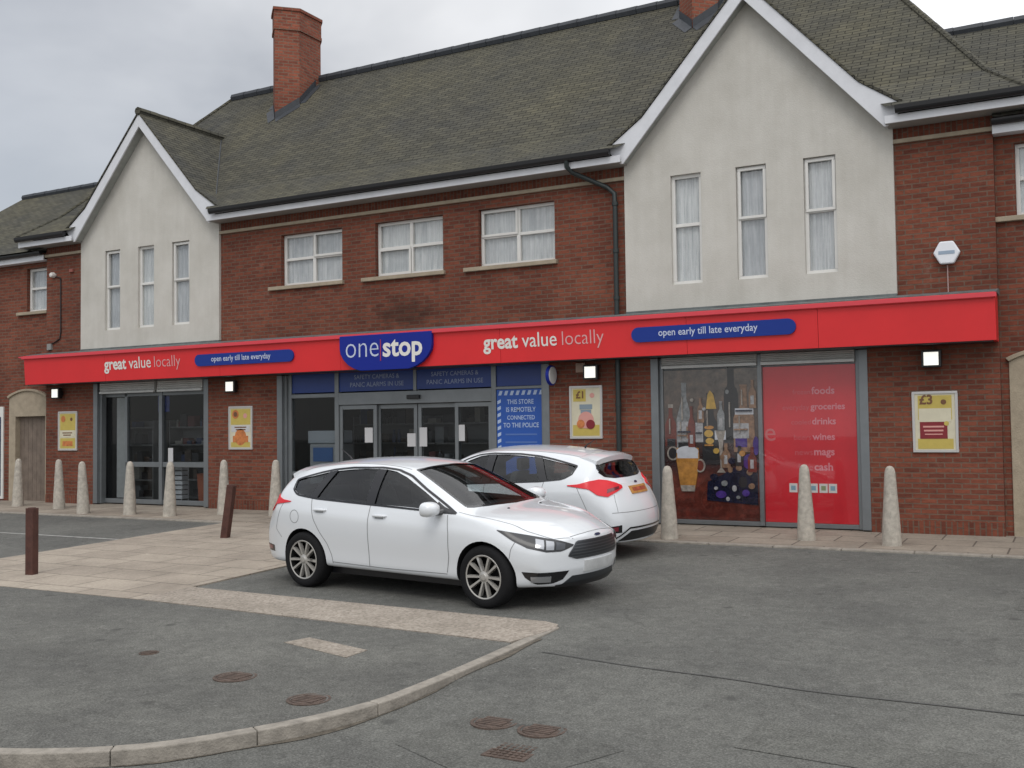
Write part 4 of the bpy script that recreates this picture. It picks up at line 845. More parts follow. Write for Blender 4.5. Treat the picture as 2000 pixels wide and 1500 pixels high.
for u, z, a, k in ((.56, 1.22, .05, 3), (.62, 1.12, .04, 10), (.72, 1.06, .06, 8), (.83, 1.18, .05, 4), (.53, .80, .06, 8), (.64, .70, .05, 2), (.86, .55, .06, 9), (.55, .62, .03, 1), (.78, .48, .03, 2), (.92, .66, .05, 10), (.44, 1.9, .03, 1), (.31, 2.05, .03, 6)): ell(u, z, a, a*.9, k)
for u0, u1, z, k in ((.15, .29, 1.52, 8), (.15, .24, 1.46, 10), (.75, .89, 1.55, 10), (.77, .94, 1.85, 8), (.35, .41, 1.5, 8), (.44, .53, 1.3, 4)): rect(u0, u1, z, z+.025, k)
m.build('poster_print', wmats, WP, fix=True)
RP = empty('red_poster', (-3.75, .08, .1), 'tall red window poster listing foods, groceries, drinks, wines, mags and cash', 'poster')
MB().box(-4.455, -3.035, .085, .10, .105, 2.545).build('poster_sheet', POSTR, RP)
m = MB(); rows = [('frozen', 'foods', 2.10, -3.99, -3.70, -3.35), ('everyday', 'groceries', 1.86, -4.15, -3.72, -3.20), ('cooled', 'drinks', 1.63, -4.02, -3.70, -3.34), ('beers', 'wines', 1.39, -3.98, -3.70, -3.36), ('news', 'mags', 1.155, -3.97, -3.68, -3.37), ('free', 'cash', .92, -3.93, -3.68, -3.40)]
for a, b, z, x0, xm, x1 in rows: text(m, a, x0, xm-.02, z, .0835, 1, -.006); text(m, b, xm, x1, z, .0835, 0, .022)
text(m, 'e', -4.44, -4.27, 1.38, .0835, 2, .0)
m.build('poster_lettering', [LETK, mat('letter_faint_red', (.52, .10, .12), .5), mat('letter_ghost_red', (.56, .14, .15), .5)], RP, fix=False)
m = MB()
for i, x in enumerate((-4.01, -3.85, -3.70, -3.55, -3.41)): m.box(x-.062, x+.062, .0815, .0845, .575, .715, 0); m.box(x-.035, x+.035, .080, .0814, .61, .68, 1+i % 2)
m.build('card_symbols', [mat('symbol_white', (.62, .60, .58), .5), mat('symbol_blue', (.20, .34, .42), .5), mat('symbol_green', (.22, .28, .14), .5)], RP)
BP = empty('blue_poster', (-8.87, .1, .5), 'blue notice with white hazard stripe border right of the sliding doors', 'poster')
y = .16; MB().box(-9.335, -8.395, y-.03, y+.02, .505, 2.325).build('poster_sheet', POSTB, BP)
m = MB(); yt = y-.0325
for i in range(8): x = -9.30+i*.118; m.prism([(x, yt, 2.22), (x+.06, yt, 2.22), (x+.09, yt, 2.30), (x+.03, yt, 2.30)], [(x, yt+.002, 2.22), (x+.06, yt+.002, 2.22), (x+.09, yt+.002, 2.30), (x+.03, yt+.002, 2.30)])
for i in range(13): z = 2.12-i*.118; m.prism([(-9.32, yt, z-.06), (-9.25, yt, z-.03), (-9.25, yt, z+.03), (-9.32, yt, z)], [(-9.32, yt+.002, z-.06), (-9.25, yt+.002, z-.03), (-9.25, yt+.002, z+.03), (-9.32, yt+.002, z)])
for s_, a, b, z in (('THIS STORE', -9.12, -8.58, 2.06), ('IS REMOTELY', -9.14, -8.54, 1.92), ('CONNECTED', -9.12, -8.56, 1.78), ('TO THE POLICE', -9.20, -8.48, 1.64)): text(m, s_, a, b, z, yt-.0005, 0, .012, 1.15)
for z in (1.50, 1.36): m.box(-9.16, -8.52, yt-.001, yt+.002, z, z+.028, 1)
m.build('poster_lettering', [mat('letter_pale_blue', (.42, .52, .70), .5), mat('smallprint_blue', (.08, .16, .42), .5)], BP, fix=False)
tag(MB().box(-18.05, -17.70, .235, .25, 2.08, 2.44).build('window_notice', mat('dim_blue_notice', (.02, .04, .20), .4, noise=.5, nscale=14), org=(-17.9, .24, 2.08)), 'dim blue notice at the top of the left shop window', 'notice')
def paper(x, z, w_, h_, yy, label): tag(MB().box(x-w_/2, x+w_/2, yy-.004, yy, z, z+h_).build('paper_notice', PAPER, org=(x, yy, z)), label, 'notice', 'white paper notices on the shop glass')
paper(-17.62, .98, .15, .30, .198, 'white paper notice low on left shop window right of mullion'); paper(-12.22, 1.38, .19, .29, .158, 'white notice on the pane left of the sliding doors')
paper(-11.25, 1.30, .19, .25, .202, 'white notice on the left sliding door beside the door meeting line'); paper(-10.98, 1.30, .17, .36, .202, 'tall white notice on right sliding door beside the meeting line'); paper(-10.12, 1.40, .17, .30, .158, 'white notice on the pane right of the sliding doors')
# inside the shop -------------------------------------------------------------
def shelf_unit(x0, x1, y0, label, seed):
    rnd = random.Random(seed); o = empty('shelf_unit', ((x0+x1)/2, y0, .03), label, 'shelving', 'shelving units inside the shop')
    m = MB(); m.box(x0, x1, y0+.4, y0+.43, .03, 1.9)
    for i in range(5): m.box(x0, x1, y0, y0+.4, .12+i*.4, .15+i*.4)
    m.box(x0-.03, x0, y0, y0+.43, .03, 1.9); m.box(x1, x1+.03, y0, y0+.43, .03, 1.9); m.build('rack', mat('rack_grey', (.16, .16, .16), .6), o)
    g_ = MB()
    for i in range(5):
        x = x0+.02
        while x < x1-.15:
            w_ = rnd.uniform(.05, .24)
            if rnd.random() < .78:
                h_ = rnd.uniform(.07, .33); z_ = .151+i*.4; d_ = rnd.uniform(.01, .16); k_ = rnd.choice((0, 1, 2, 3, 4, 4, 5, 5, 5))
                if w_ < .12: g_.lathe([(w_*.42, 0), (w_*.42, h_*.6), (w_*.18, h_*.8), (w_*.18, h_)], (x+w_/2, y0+d_+.08, z_), seg=10, m=k_)
                else: g_.box(x, x+w_-.02, y0+d_, y0+.3, z_, z_+h_, k_)
            x += w_
    s_ = g_.build('shelf_goods', [mat('pack_%s' % n_, c_, .5) for n_, c_ in (('red', (.12, .025, .025)), ('cream', (.34, .32, .28)), ('blue', (.03, .05, .12)), ('grey', (.20, .21, .22)), ('brown', (.07, .05, .04)), ('dark', (.03, .03, .035)))], o); tag(s_, kind='stuff')
    return o
shelf_unit(-19.75, -18.65, .62, 'dim stocked shelving seen through the left shop window', 1); shelf_unit(-18.5, -17.45, 1.0, 'dim stocked shelving right of the mullion in left shop window', 2)
shelf_unit(-13.9, -12.3, 1.9, 'dim stocked shelving behind the left sliding door', 3); shelf_unit(-11.7, -10.1, 1.3, 'dim stocked shelving behind the right sliding door', 4)
m = MB()
for i in range(7): m.box(-17.62, -17.40, .32, .50, .16+i*.105, .24+i*.105); m.box(-17.62, -17.60, .50, .52, .1, .95)
m.box(-17.42, -17.40, .50, .52, .1, .95); tag(m.build('leaflet_rack', PAPER, org=(-17.5, .4, .1)), 'white tiered leaflet rack low behind the left shop window', 'rack')
tag(MB().prism([(-16.93, .35, .04), (-16.62, .35, .04), (-16.62, .65, .04), (-16.93, .65, .04)], [(-16.97, .33, .72), (-16.58, .33, .72), (-16.58, .67, .72), (-16.97, .67, .72)]).build('storage_bin', mat('orange_plastic', (.30, .085, .04), .6), org=(-16.8, .5, .04)), 'orange plastic bin behind the right edge of left window', 'bin')
CM = empty('cash_machine', (-13.5, .5, .03), 'grey cash machine with blue surround behind the entrance side pane', 'cash machine')
MB().box(-13.85, -13.15, .35, .9, .03, 1.35).build('cabinet', mat('machine_grey', (.30, .31, .32), .5), CM, bevel=.02); MB().box(-13.75, -13.25, .335, .349, 1.0, 1.28).build('screen', mat('machine_blue', (.05, .12, .3), .3), CM); MB().box(-13.9, -13.1, .35, .8, 1.36, 1.62).build('top_sign', mat('machine_top', (.34, .37, .40), .5), CM, bevel=.02)
# ------------------------------------------------ bollards and posts
BX = [(-21.3, -.87, 'stone bollard furthest left, before the arched stone doorway'), (-19.72, -1.01, 'stone bollard second from left, in front of the yellow poster pier'), (-18.16, -1.64, 'stone bollard leaning slightly at the left edge of the left shop window'), (-16.96, -1.50, 'stone bollard in front of left half of the left shop window'), (-15.86, -1.48, 'stone bollard in front of right half of the left shop window'), (-15.01, -.88, 'stone bollard by the pier between left shop window and entrance'), (-13.75, -.80, 'stone bollard at the left side of the entrance behind the white car'),
      (-5.41, -1.68, 'stone bollard right behind the rear white car, before drinks poster'), (-3.53, -1.19, 'stone bollard in front of the red window poster'), (-2.34, -1.40, 'stone bollard furthest right, in front of the right brick pier')]
bo = None
for x, y, lab in BX:
    if bo is None:
        m = MB(); h = 1.075
        m.lathe([(.134, -.1), (.132, .0), (.113, .35), (.090, .70), (.074, .95), (.068, 1.0), (.055, 1.04), (.034, 1.066), (.0005, 1.075)], (0, 0, 0), seg=12)
        bo = m.build('bollard', CONC, smooth=True); q = bo
    else: q = bo.copy(); COL.objects.link(q)
    q.location = (x, y, gz((x, y), .02)); q.rotation_euler = (random.uniform(-.015, .015), .035 if x == -18.16 else random.uniform(-.012, .012), random.uniform(0, 6))
    tag(q, lab, 'bollard', 'tapered stone bollards along the shopfront')
def post(x, y, lean, label):
    m = MB(); m.box(-.062, .062, -.05, .05, -.1, .86); m.box(-.04, .04, -.03, .03, .86, .868)
    o = m.build('rusty_post', RUST, org=(0, 0, 0), bevel=.012); o.location = (x, y, gz((x, y), .016)); o.rotation_euler = (0, lean, .15); tag(o, label, 'post', 'rusty steel posts on the paving'); return o
post(-12.09, -7.35, .0, 'upright rusty brown steel post at the near left of the paving'); post(-12.28, -3.66, .15, 'rusty steel post leaning right, nearer the shop')
# paving drain and litter on the ground

# ================================================================ cars
PAINT = mat('white_car_paint', (.70, .725, .75), .28, coat=.9)
CINT = mat('car_interior', (.018, .018, .020), .85, spec=.15); TRIM = mat('gloss_black_trim', (.008, .008, .010), .12, coat=.4); GAPM = mat('panel_gap', (.20, .205, .21), .7)
TYRE = mat('tyre_rubber', (.012, .012, .013), .85, spec=.2, bump=.3); ALLOY = mat('alloy_silver', (.46, .445, .415), .33, metal=.45); BRAKE = mat('brake_dark', (.010, .010, .010), .8, spec=.08)
TAIL = mat('tail_lamp_red', (.66, .02, .03), .3, coat=.15, spec=.3); TAILD = mat('tail_lamp_dark', (.16, .01, .02), .15, coat=.8); HOUS = mat('lamp_housing', (.022, .023, .026), .35, coat=.25); CHROME = mat('lamp_chrome', (.40, .41, .43), .22, metal=.7)
GRIL = mat('grille_grey', (.045, .05, .056), .4, metal=.4); BAR = mat('grille_bar', (.11, .115, .125), .3, metal=.7); PLATEW = mat('number_plate_white', (.52, .53, .53), .5, noise=.14, nscale=9); PLATEY = mat('number_plate_yellow', (.46, .22, .06), .5, noise=.3, nscale=10)
SEATM = mat('seat_cloth', (.06, .062, .066), .9)
EMB = mat('oval_badge_blue', (.03, .045, .09), .25, coat=.6)
I = lambda x, t: float(np.interp(x, [a for a, b in t], [b for a, b in t]))
T_W = [(-.83, .74), (-.7, .80), (-.5, .865), (-.1, .903), (.5, .908), (2.2, .908), (2.7, .906), (3.0, .890), (3.3, .835), (3.5, .745)]
T_ZB = [(-.83, .235), (-.6, .235), (-.35, .24), (.3, .245), (2.4, .23), (3.0, .20), (3.5, .22)]
T_BELT = [(-.83, .985), (-.7, 1.02), (-.5, 1.075), (-.2, 1.06), (.5, 1.02), (1.2, .985), (2.0, .95), (2.3, .925), (2.6, .885), (3.0, .81), (3.3, .72), (3.5, .64)]
T_BY = [(-.83, .12), (-.6, .085), (-.2, .055), (2.2, .055), (2.6, .05), (3.5, .05)]
T_SH = [(-.83, .86), (-.5, .93), (0, .91), (1.2, .85), (2.4, .80), (2.9, .74), (3.3, .66), (3.5, .58)]
T_RY = [(-.83, .56), (-.7, .60), (-.6, .585), (-.45, .555), (-.2, .585), (.3, .61), (.8, .615), (1.25, .60), (1.48, .585), (1.78, .645), (2.08, .715), (2.33, .775), (2.48, .77), (2.7, .735), (3.0, .68), (3.3, .60), (3.5, .50)]
T_RZ = [(-.83, .99), (-.72, 1.04), (-.6, 1.155), (-.45, 1.275), (-.2, 1.352), (.3, 1.41), (.8, 1.425), (1.25, 1.40), (1.48, 1.355), (1.78, 1.215), (2.08, 1.065), (2.33, .945), (2.48, .925), (2.7, .905), (3.0, .86), (3.3, .775), (3.5, .69)]
T_ZT = [(-.83, 1.0), (-.72, 1.055), (-.6, 1.185), (-.45, 1.32), (-.3, 1.383), (0, 1.44), (.4, 1.475), (.8, 1.485), (1.15, 1.472), (1.45, 1.425), (1.68, 1.348), (1.98, 1.21), (2.28, 1.066), (2.43, .994), (2.55, .970), (2.8, .945), (3.1, .885), (3.3, .83), (3.5, .745)]
T_BF = [(2.3, 0), (2.6, .02), (2.9, .10), (3.2, .24), (3.5, .40)]; T_BR = [(-.83, .26), (-.7, .16), (-.5, .07), (-.2, 0)]
XST = [-.83, -.74, -.64, -.55, -.45, -.34, -.2, 0, .25, .5, .8, 1.1, 1.3, 1.46, 1.6, 1.8, 2.05, 2.28, 2.42, 2.5, 2.62, 2.8, 3.0, 3.15, 3.3, 3.42, 3.5]
def zshift(x, z):
    if x > 3.0: k = (x-3.0)/.5; return k*I(z, [(.2, -.07), (.34, .0), (.5, .02), (.62, .01), (.70, -.02), (.76, -.07)])
    if x < -.5: k = (-.5-x)/.33; return k*I(z, [(.22, .03), (.36, -.04), (.58, -.06), (.66, -.02), (.8, .035), (.95, .10), (1.05, .16), (1.3, .21)])
    return 0
def rearx(x): return x if x > -.25 else -.25+(x+.25)*1.20
def section(x):
    W = I(x, T_W); zb = I(x, T_ZB); be = I(x, T_BELT); sh = I(x, T_SH); ry, rz, zt = I(x, T_RY), I(x, T_RZ), I(x, T_ZT); by = W-I(x, T_BY)
    gy, gz_ = (by+ry)/2+.022, (be+rz)/2
    P = [(0, zb), (W-.13, zb), (W-.036, zb+.032), (W-.040, zb+.17), (W-.002, .2*zb+.8*(sh-.13)), (W, sh-.04), (W-.018, sh+.015), (by, be), (gy, gz_), (ry, rz), (ry-.075, rz+.30*(zt-rz)), (ry*.45, zt-.16*(zt-rz)), (0, zt)]
    r = []
    for y, z in P:
        xx = x+zshift(x, z); q = (y/.9)**2.3
        xx += -I(x, T_BF)*q+I(x, T_BR)*q if x > 2 or x < 0 else 0
        r.append(Vector((rearx(xx), y, z)))
    return r
def body_mesh():
    S = [section(x) for x in XST]; n = len(S[0]); V = []; F = []
    ring = []
    for s in S:
        idx = {}
        for j, p in enumerate(s):
            idx[(j, 1)] = len(V); V.append(p)
            if 0 < j < n-1: idx[(j, -1)] = len(V); V.append(Vector((p.x, -p.y, p.z)))
            else: idx[(j, -1)] = idx[(j, 1)]
        ring.append(idx)
    for a, b in zip(ring, ring[1:]):
        for j in range(n-1):
            F.append((a[(j, 1)], b[(j, 1)], b[(j+1, 1)], a[(j+1, 1)])); F.append((a[(j+1, -1)], b[(j+1, -1)], b[(j, -1)], a[(j, -1)]))
    for s, idx, end in ((S[0], ring[0], -1), (S[-1], ring[-1], 1)):
        x0 = XST[0] if end < 0 else XST[-1]; cols = {}
        for fi, fr_ in enumerate((.75, .4, 0)):
            for j in range(1, n-1):
                y = s[j].y*fr_; q = (y/.9)**2.3
                xx = x0+zshift(x0, s[j].z)+(-I(x0, T_BF)*q if end > 0 else I(x0, T_BR)*q)
                zz = s[j].z+((s[n-1].z-s[n-2].z)*.0 if j < n-2 else 0)
                xx = rearx(xx); cols[(j, fi, 1)] = len(V); V.append(Vector((xx, y, zz)))
                if fr_: cols[(j, fi, -1)] = len(V); V.append(Vector((xx, -y, zz)))
                else: cols[(j, fi, -1)] = cols[(j, fi, 1)]
        g = lambda j, fi, sd: idx[(j, sd)] if fi < 0 else cols[(j, fi, sd)]
        for sd in (1, -1):
            for j in range(1, n-2):
                for fi in (-1, 0, 1):
                    q = (g(j, fi, sd), g(j, fi+1, sd), g(j+1, fi+1, sd), g(j+1, fi, sd)); F.append(q if sd*end < 0 else q[::-1])
            for fi in (-1, 0, 1):
                for c, j in ((idx[(0, 1)], 1), (idx[(n-1, 1)], n-2)):
                    F.append((c, g(j, fi, sd), g(j, fi+1, sd)))
    me = bpy.data.meshes.new('body'); me.from_pydata([tuple(v) for v in V], [], F)
    bm = bmesh.new(); bm.from_mesh(me); bmesh.ops.recalc_face_normals(bm, faces=bm.faces); bm.to_mesh(me); bm.free()
    return me
def evaluated(ob):
    dg = bpy.context.evaluated_depsgraph_get(); dg.update(); return bpy.data.meshes.new_from_object(ob.evaluated_get(dg))
CAR = empty('parked_car', (0, 0, 0), 'white five door hatchback parked side on in the foreground, nose to the right', 'car', 'white hatchbacks parked outside the shop')
me = body_mesh(); me.materials.append(PAINT); me.materials.append(CINT)
tmp = bpy.data.objects.new('tmp', me); COL.objects.link(tmp); sd_ = tmp.modifiers.new('s', 'SUBSURF'); sd_.levels = 2; sd_.render_levels = 2
smoothme = evaluated(tmp)
BV = BVHTree.FromPolygons([v.co.copy() for v in smoothme.vertices], [tuple(p.vertices) for p in smoothme.polygons])
def proj_(p, d):
    """point p pushed along direction -d onto the body skin"""
    d = Vector(d).normalized(); h = BV.ray_cast(Vector(p)+d*3, -d)
    if h[0] is None: h = BV.find_nearest(Vector(p))
    return h[0], (h[1] if h[1].dot(d) > 0 else -h[1])
def res_line(pts, n):
    P = [Vector(p) for p in pts]; L_ = [0]
    for a, b in zip(P, P[1:]): L_.append(L_[-1]+(b-a).length)
    o = []
    for k in range(n+1):
        t = L_[-1]*k/n; i = max(0, min(len(P)-2, next((q for q in range(len(P)-1) if L_[q+1] >= t-1e-9), len(P)-2))); u = (t-L_[i])/max(1e-9, L_[i+1]-L_[i]); o.append(P[i].lerp(P[i+1], u))
    return o
def patch(mb, lower, upper, d, off, n=16, m_=5, mi=0, thick=0):
    A, B_ = res_line(lower, n), res_line(upper, n); i0 = len(mb.v)
    for k in range(n+1):
        for j in range(m_+1):
            q, nn = proj_(A[k].lerp(B_[k], j/m_), d); mb.v.append(tuple(q+nn*off))
    for k in range(n):
        for j in range(m_): a = i0+k*(m_+1)+j; mb.f.append((a, a+m_+1, a+m_+2, a+1)); mb.m.append(mi)
    if thick:
        e_ = [i0+k*(m_+1) for k in range(n+1)]+[i0+n*(m_+1)+j for j in range(1, m_+1)]+[i0+k*(m_+1)+m_ for k in range(n-1, -1, -1)]+[i0+j for j in range(m_-1, 0, -1)]
        j0 = len(mb.v)
        for q in e_:
            p, nn = proj_(mb.v[q], d); mb.v.append(tuple(p-nn*thick))
        N_ = len(e_)
        for k in range(N_): mb.f.append((e_[k], e_[(k+1) % N_], j0+(k+1) % N_, j0+k)); mb.m.append(mi)
def line(mb, pts, wd, d, off=.0015, n=24, mi=0):
    P = res_line(pts, n); d_ = Vector(d).normalized(); Q = [proj_(p, d) for p in P]; i0 = len(mb.v)
    for k, (q, nn) in enumerate(Q):
        t = (Q[min(k+1, n)][0]-Q[max(k-1, 0)][0]).normalized(); s = nn.cross(t).normalized()*wd/2; mb.v += [tuple(q+nn*off+s), tuple(q+nn*off-s)]
    for k in range(n): a = i0+2*k; mb.f.append((a, a+1, a+3, a+2)); mb.m.append(mi)
SIDE = lambda s: (0, s, 0)
xz = lambda pts, s: [(x, s*.8, z) for x, z in pts]
# openings
win_front = ([(1.10, 1.005), (1.6, .99), (2.10, .965)], [(1.10, 1.375), (1.26, 1.352), (1.42, 1.298), (1.75, 1.15), (2.10, .985)])
win_rear = ([(.19, 1.045), (.6, 1.03), (1.0, 1.01)], [(.36, 1.345), (.6, 1.367), (.8, 1.375), (1.0, 1.376)])
win_quarter = ([(-.272, 1.225), (-.235, 1.13), (-.13, 1.08), (.10, 1.055)], [(-.265, 1.235), (-.16, 1.255), (-.02, 1.28), (.12, 1.308), (.26, 1.334)])
def prism_obj(a, b):
    m = MB().prism(a, b, 1); o = m.build('cut', [PAINT, CINT]); return o
cut = []
for s in (1, -1):
    for lo, hi in (win_front, win_rear, win_quarter):
        ol = list(lo)+list(reversed(hi)); cut.append(prism_obj([(x, s*.30, z) for x, z in ol], [(x, s*1.1, z) for x, z in ol]))
    for x in (0, 2.648): cut.append(MB().lathe([(.362, 0), (.362, .55)], (x, .62 if s > 0 else -1.17, .325), 'Y', 40, 1).build('cut', [PAINT, CINT]))
ws_lo = [(2.425, 0), (2.405, .2), (2.37, .42), (2.32, .60), (2.275, .665)]; ws_hi = [(1.515, 0), (1.51, .2), (1.49, .42), (1.47, .50), (1.47, .515)]
fully = lambda L_: [(-y, z) for y, z in reversed(L_)]+L_[1:]
full = lambda L_: [(x, -y) for x, y in reversed(L_)]+L_[1:]
ol = full(ws_lo)+list(reversed(full(ws_hi))); cut.append(prism_obj([(x, y, .955) for x, y in ol], [(x, y, 1.7) for x, y in ol]))
rw_lo = [(0, 1.07), (.35, 1.075), (.52, 1.10), (.585, 1.16)]; rw_hi = [(0, 1.325), (.3, 1.32), (.49, 1.295), (.58, 1.18)]
ol = fully(rw_lo)+list(reversed(fully(rw_hi))); cut.append(prism_obj([(-1.2, y, z) for y, z in ol], [(-.25, y, z) for y, z in ol]))
sec_ = [(.70, .42), (.74, .70), (.715, .98), (.60, 1.27), (.49, 1.345), (-.49, 1.345), (-.60, 1.27), (-.715, .98), (-.74, .70), (-.70, .42)]
cut.append(prism_obj([(-.15, y, min(z, 1.30)) for y, z in sec_], [(1.43, y, z) for y, z in sec_])); cut.append(prism_obj([(1.35, y, .5) for y in (-.66, .66)]+[(1.35, y, .955) for y in (.66, -.66)], [(1.78, y, .5) for y in (-.66, .66)]+[(1.78, y, .97) for y in (.66, -.66)]))
bo_ = bpy.data.objects.new('tmpb', smoothme.copy()); COL.objects.link(bo_)
order = [12, 13, 10, 0, 1, 2, 5, 6, 7, 11, 3, 4, 8, 9]
for c in [cut[k] for k in order]:
    b = bo_.modifiers.new('b', 'BOOLEAN'); b.operation = 'DIFFERENCE'; b.object = c; b.solver = 'EXACT'
bodyme = evaluated(bo_)
for c in cut: bpy.data.objects.remove(c)
bpy.data.objects.remove(bo_); bpy.data.objects.remove(tmp)
bodyme.polygons.foreach_set('use_smooth', [True]*len(bodyme.polygons))
try: bodyme.set_sharp_from_angle(angle=math.radians(38))
except Exception: pass
bodyme.name = 'body'; BODY = bpy.data.objects.new('body', bodyme); COL.objects.link(BODY); BODY.parent = CAR; ORG['body'] = (0, 0, 0)
while len(bodyme.materials) < 2: bodyme.materials.append(CINT)
cpart = lambda m, name, mats, parent=CAR, **k: m.build(name, mats, parent, smooth=True, fix=k.pop('fix', False), **k)
# glass, black surrounds
for s in (1, -1):
    for lo, hi in (win_front, win_rear, win_quarter):
        m = MB(); patch(m, xz(lo, s), xz(hi, s), SIDE(s), -.010, 14, 5); cpart(m, 'side_window', CARGL)
    m = MB()
    patch(m, xz([(.985, 1.01), (1.115, 1.005)], s), xz([(.985, 1.378), (1.115, 1.372)], s), SIDE(s), .003, 3, 6)
    patch(m, xz([(.085, 1.052), (.205, 1.043)], s), xz([(.245, 1.335), (.375, 1.352)], s), SIDE(s), .003, 3, 6)
    patch(m, xz([(2.07, .962), (2.27, .943)], s), xz([(2.07, 1.012), (2.27, .948)], s), SIDE(s), .004, 6, 3)
    patch(m, xz([(1.98, .968), (2.10, .96)], s), xz([(1.98, 1.055), (2.10, 1.0)], s), SIDE(s), .0035, 4, 3)
    dlo = [(2.27, .945), (1.76, 1.17), (1.48, 1.31), (1.28, 1.37), (1.05, 1.392), (.6, 1.385), (.3, 1.358), (.1, 1.322), (-.05, 1.29), (-.2, 1.255), (-.285, 1.232)]
    line(m, xz(dlo, s), .030, SIDE(s), .003, 50); line(m, xz([(-.285, 1.232), (-.25, 1.125), (-.135, 1.068), (.2, 1.035), (1.05, .998), (2.27, .945)], s), .024, SIDE(s), .003, 50)
    cpart(m, 'window_surround', TRIM)
    g_ = MB()
    line(g_, xz([(2.16, .33), (2.20, .5), (2.21, .75), (2.17, .93)], s), .009, SIDE(s)); line(g_, xz([(1.045, .31), (1.055, .6), (1.065, .99)], s), .009, SIDE(s))
    line(g_, xz([(.47, .31), (.46, .40), (.40, .53), (.29, .66), (.20, .80), (.15, .95), (.13, 1.04)], s), .009, SIDE(s)); line(g_, xz([(.47, .325), (1.3, .31), (2.16, .315)], s), .008, SIDE(s))
    line(g_, [(-.36, s*.86, .965), (-.44, s*.85, .80), (-.50, s*.84, .66), (-.40, s*.87, .56)], .007, (-.3, s, 0)); line(g_, [(3.02, s*.83, .70), (2.98, s*.86, .62), (2.96, s*.87, .52)], .007, (.3, s, 0))
    line(g_, [(2.28, s*.80, 1), (2.5, s*.775, 1), (2.8, s*.735, 1), (3.05, s*.68, 1), (3.3, s*.56, 1), (3.42, s*.38, 1)], .008, (0, 0, 1))
    line(g_, [(1.42, s*.545, 1.5), (.8, s*.565, 1.5), (.2, s*.56, 1.5), (-.3, s*.53, 1.5)], .010, (0, 0, 1))
    if s < 0: line(g_, [(-.13+.075*math.cos(t), s*.8, .82+.075*math.sin(t)) for t in np.linspace(0, 2*math.pi, 25)], .007, SIDE(s), .0015, 30)
    # the crease that runs from the front wing through the door handles
    cpart(g_, 'panel_gap', GAPM)
    # door handles
    for hx_, hz in ((1.23, .885), (.30, .915)):
        q, nn = proj_((hx_, s*.8, hz), SIDE(s)); h = MB()
        h.tube([q+Vector((-.10, -s*.005, -.002)), q+Vector((-.085, s*.020, 0)), q+Vector((0, s*.030, .002)), q+Vector((.085, s*.020, 0)), q+Vector((.10, -s*.005, 0))], [.008, .014, .016, .014, .008], 8)
        cpart(h, 'door_handle', PAINT)
        h = MB(); patch(h, xz([(hx_-.07, hz-.035), (hx_+.06, hz-.035)], s), xz([(hx_-.06, hz+.0), (hx_+.05, hz+.0)], s), SIDE(s), .0012, 6, 2); cpart(h, 'handle_recess_shade', mat('handle_shadow_grey', (.30, .31, .32), .4))  # flat grey patch on the skin: shade behind the handle painted as colour
    # mirror
    h = MB(); c0 = Vector((2.03, s*.99, .995))
    rings = [(-.045, .80), (-.035, .97), (0, 1.0), (.045, .93), (.085, .70), (.105, .40), (.112, .05)]
    idx0 = len(h.v); sg = 18
    for dx, k in rings:
        for q in range(sg): a = 2*math.pi*q/sg; ca, sa = math.cos(a), math.sin(a); h.v.append((c0.x+dx-.02*ca*s*0, c0.y+k*.118*math.copysign(abs(ca)**.75, ca), c0.z+k*.080*math.copysign(abs(sa)**.75, sa)))
    for r_ in range(len(rings)-1):
        for q in range(sg): a = idx0+r_*sg+q; b = idx0+r_*sg+(q+1) % sg; h.f.append((a, b, b+sg, a+sg)); h.m.append(0)
    h.f.append(tuple(idx0+q for q in range(sg))); h.m.append(1); h.f.append(tuple(idx0+(len(rings)-1)*sg+q for q in range(sg))); h.m.append(0)
    h.tube([(2.08, s*.80, .955), (2.07, s*.93, .95)], [.035, .028], 8, 1); cpart(h, 'mirror', [PAINT, TRIM], fix=True)
    # head lamp
    hl = MB(); dd = (.8, s*.62, .12)
    lo = [(2.82, s*.86, .800), (2.97, s*.83, .705), (3.10, s*.76, .625), (3.24, s*.64, .578), (3.35, s*.51, .578), (3.42, s*.40, .622)]; hi = [(2.82, s*.86, .808), (2.98, s*.82, .786), (3.14, s*.72, .752), (3.26, s*.61, .716), (3.36, s*.50, .682), (3.43, s*.39, .640)]
    patch(hl, lo, hi, dd, .004, 22, 6, thick=.01); H_ = cpart(hl, 'headlight', HOUS)
    rl = MB()
    for t0, t1, mi in ((.50, .62, 0), (.635, .74, 0), (.76, .88, 1)):
        A_, B_ = res_line(lo, 40), res_line(hi, 40); sub = lambda P: [P[int(40*(t0+(t1-t0)*k/4))] for k in range(5)]
        a_, b_ = sub(A_), sub(B_); patch(rl, [x.lerp(y, .16) for x, y in zip(a_, b_)], [x.lerp(y, .80) for x, y in zip(a_, b_)], dd, .007, 8, 5, mi)
    cpart(rl, 'reflector', [CHROME, BAR], H_)
    # fog lamp recess
    fg = MB(); dd2 = (.85, s*.5, 0)
    lo2 = [(3.09, s*.78, .335), (3.17, s*.72, .265), (3.31, s*.60, .265), (3.38, s*.51, .30)]; hi2 = [(3.06, s*.80, .395), (3.18, s*.71, .385), (3.31, s*.60, .385), (3.42, s*.46, .385)]
    patch(fg, lo2, hi2, dd2, .003, 12, 4); F_ = cpart(fg, 'fog_lamp_recess', TRIM)
    fg = MB(); patch(fg, [(3.14, s*.745, .29), (3.29, s*.62, .285)], [(3.13, s*.75, .345), (3.29, s*.62, .345)], dd2, .012, 8, 3, thick=.002); cpart(fg, 'fog_lamp', CHROME, F_)
    # tail lamp
    tl = MB(); dt = (-.55, s*.83, .05)
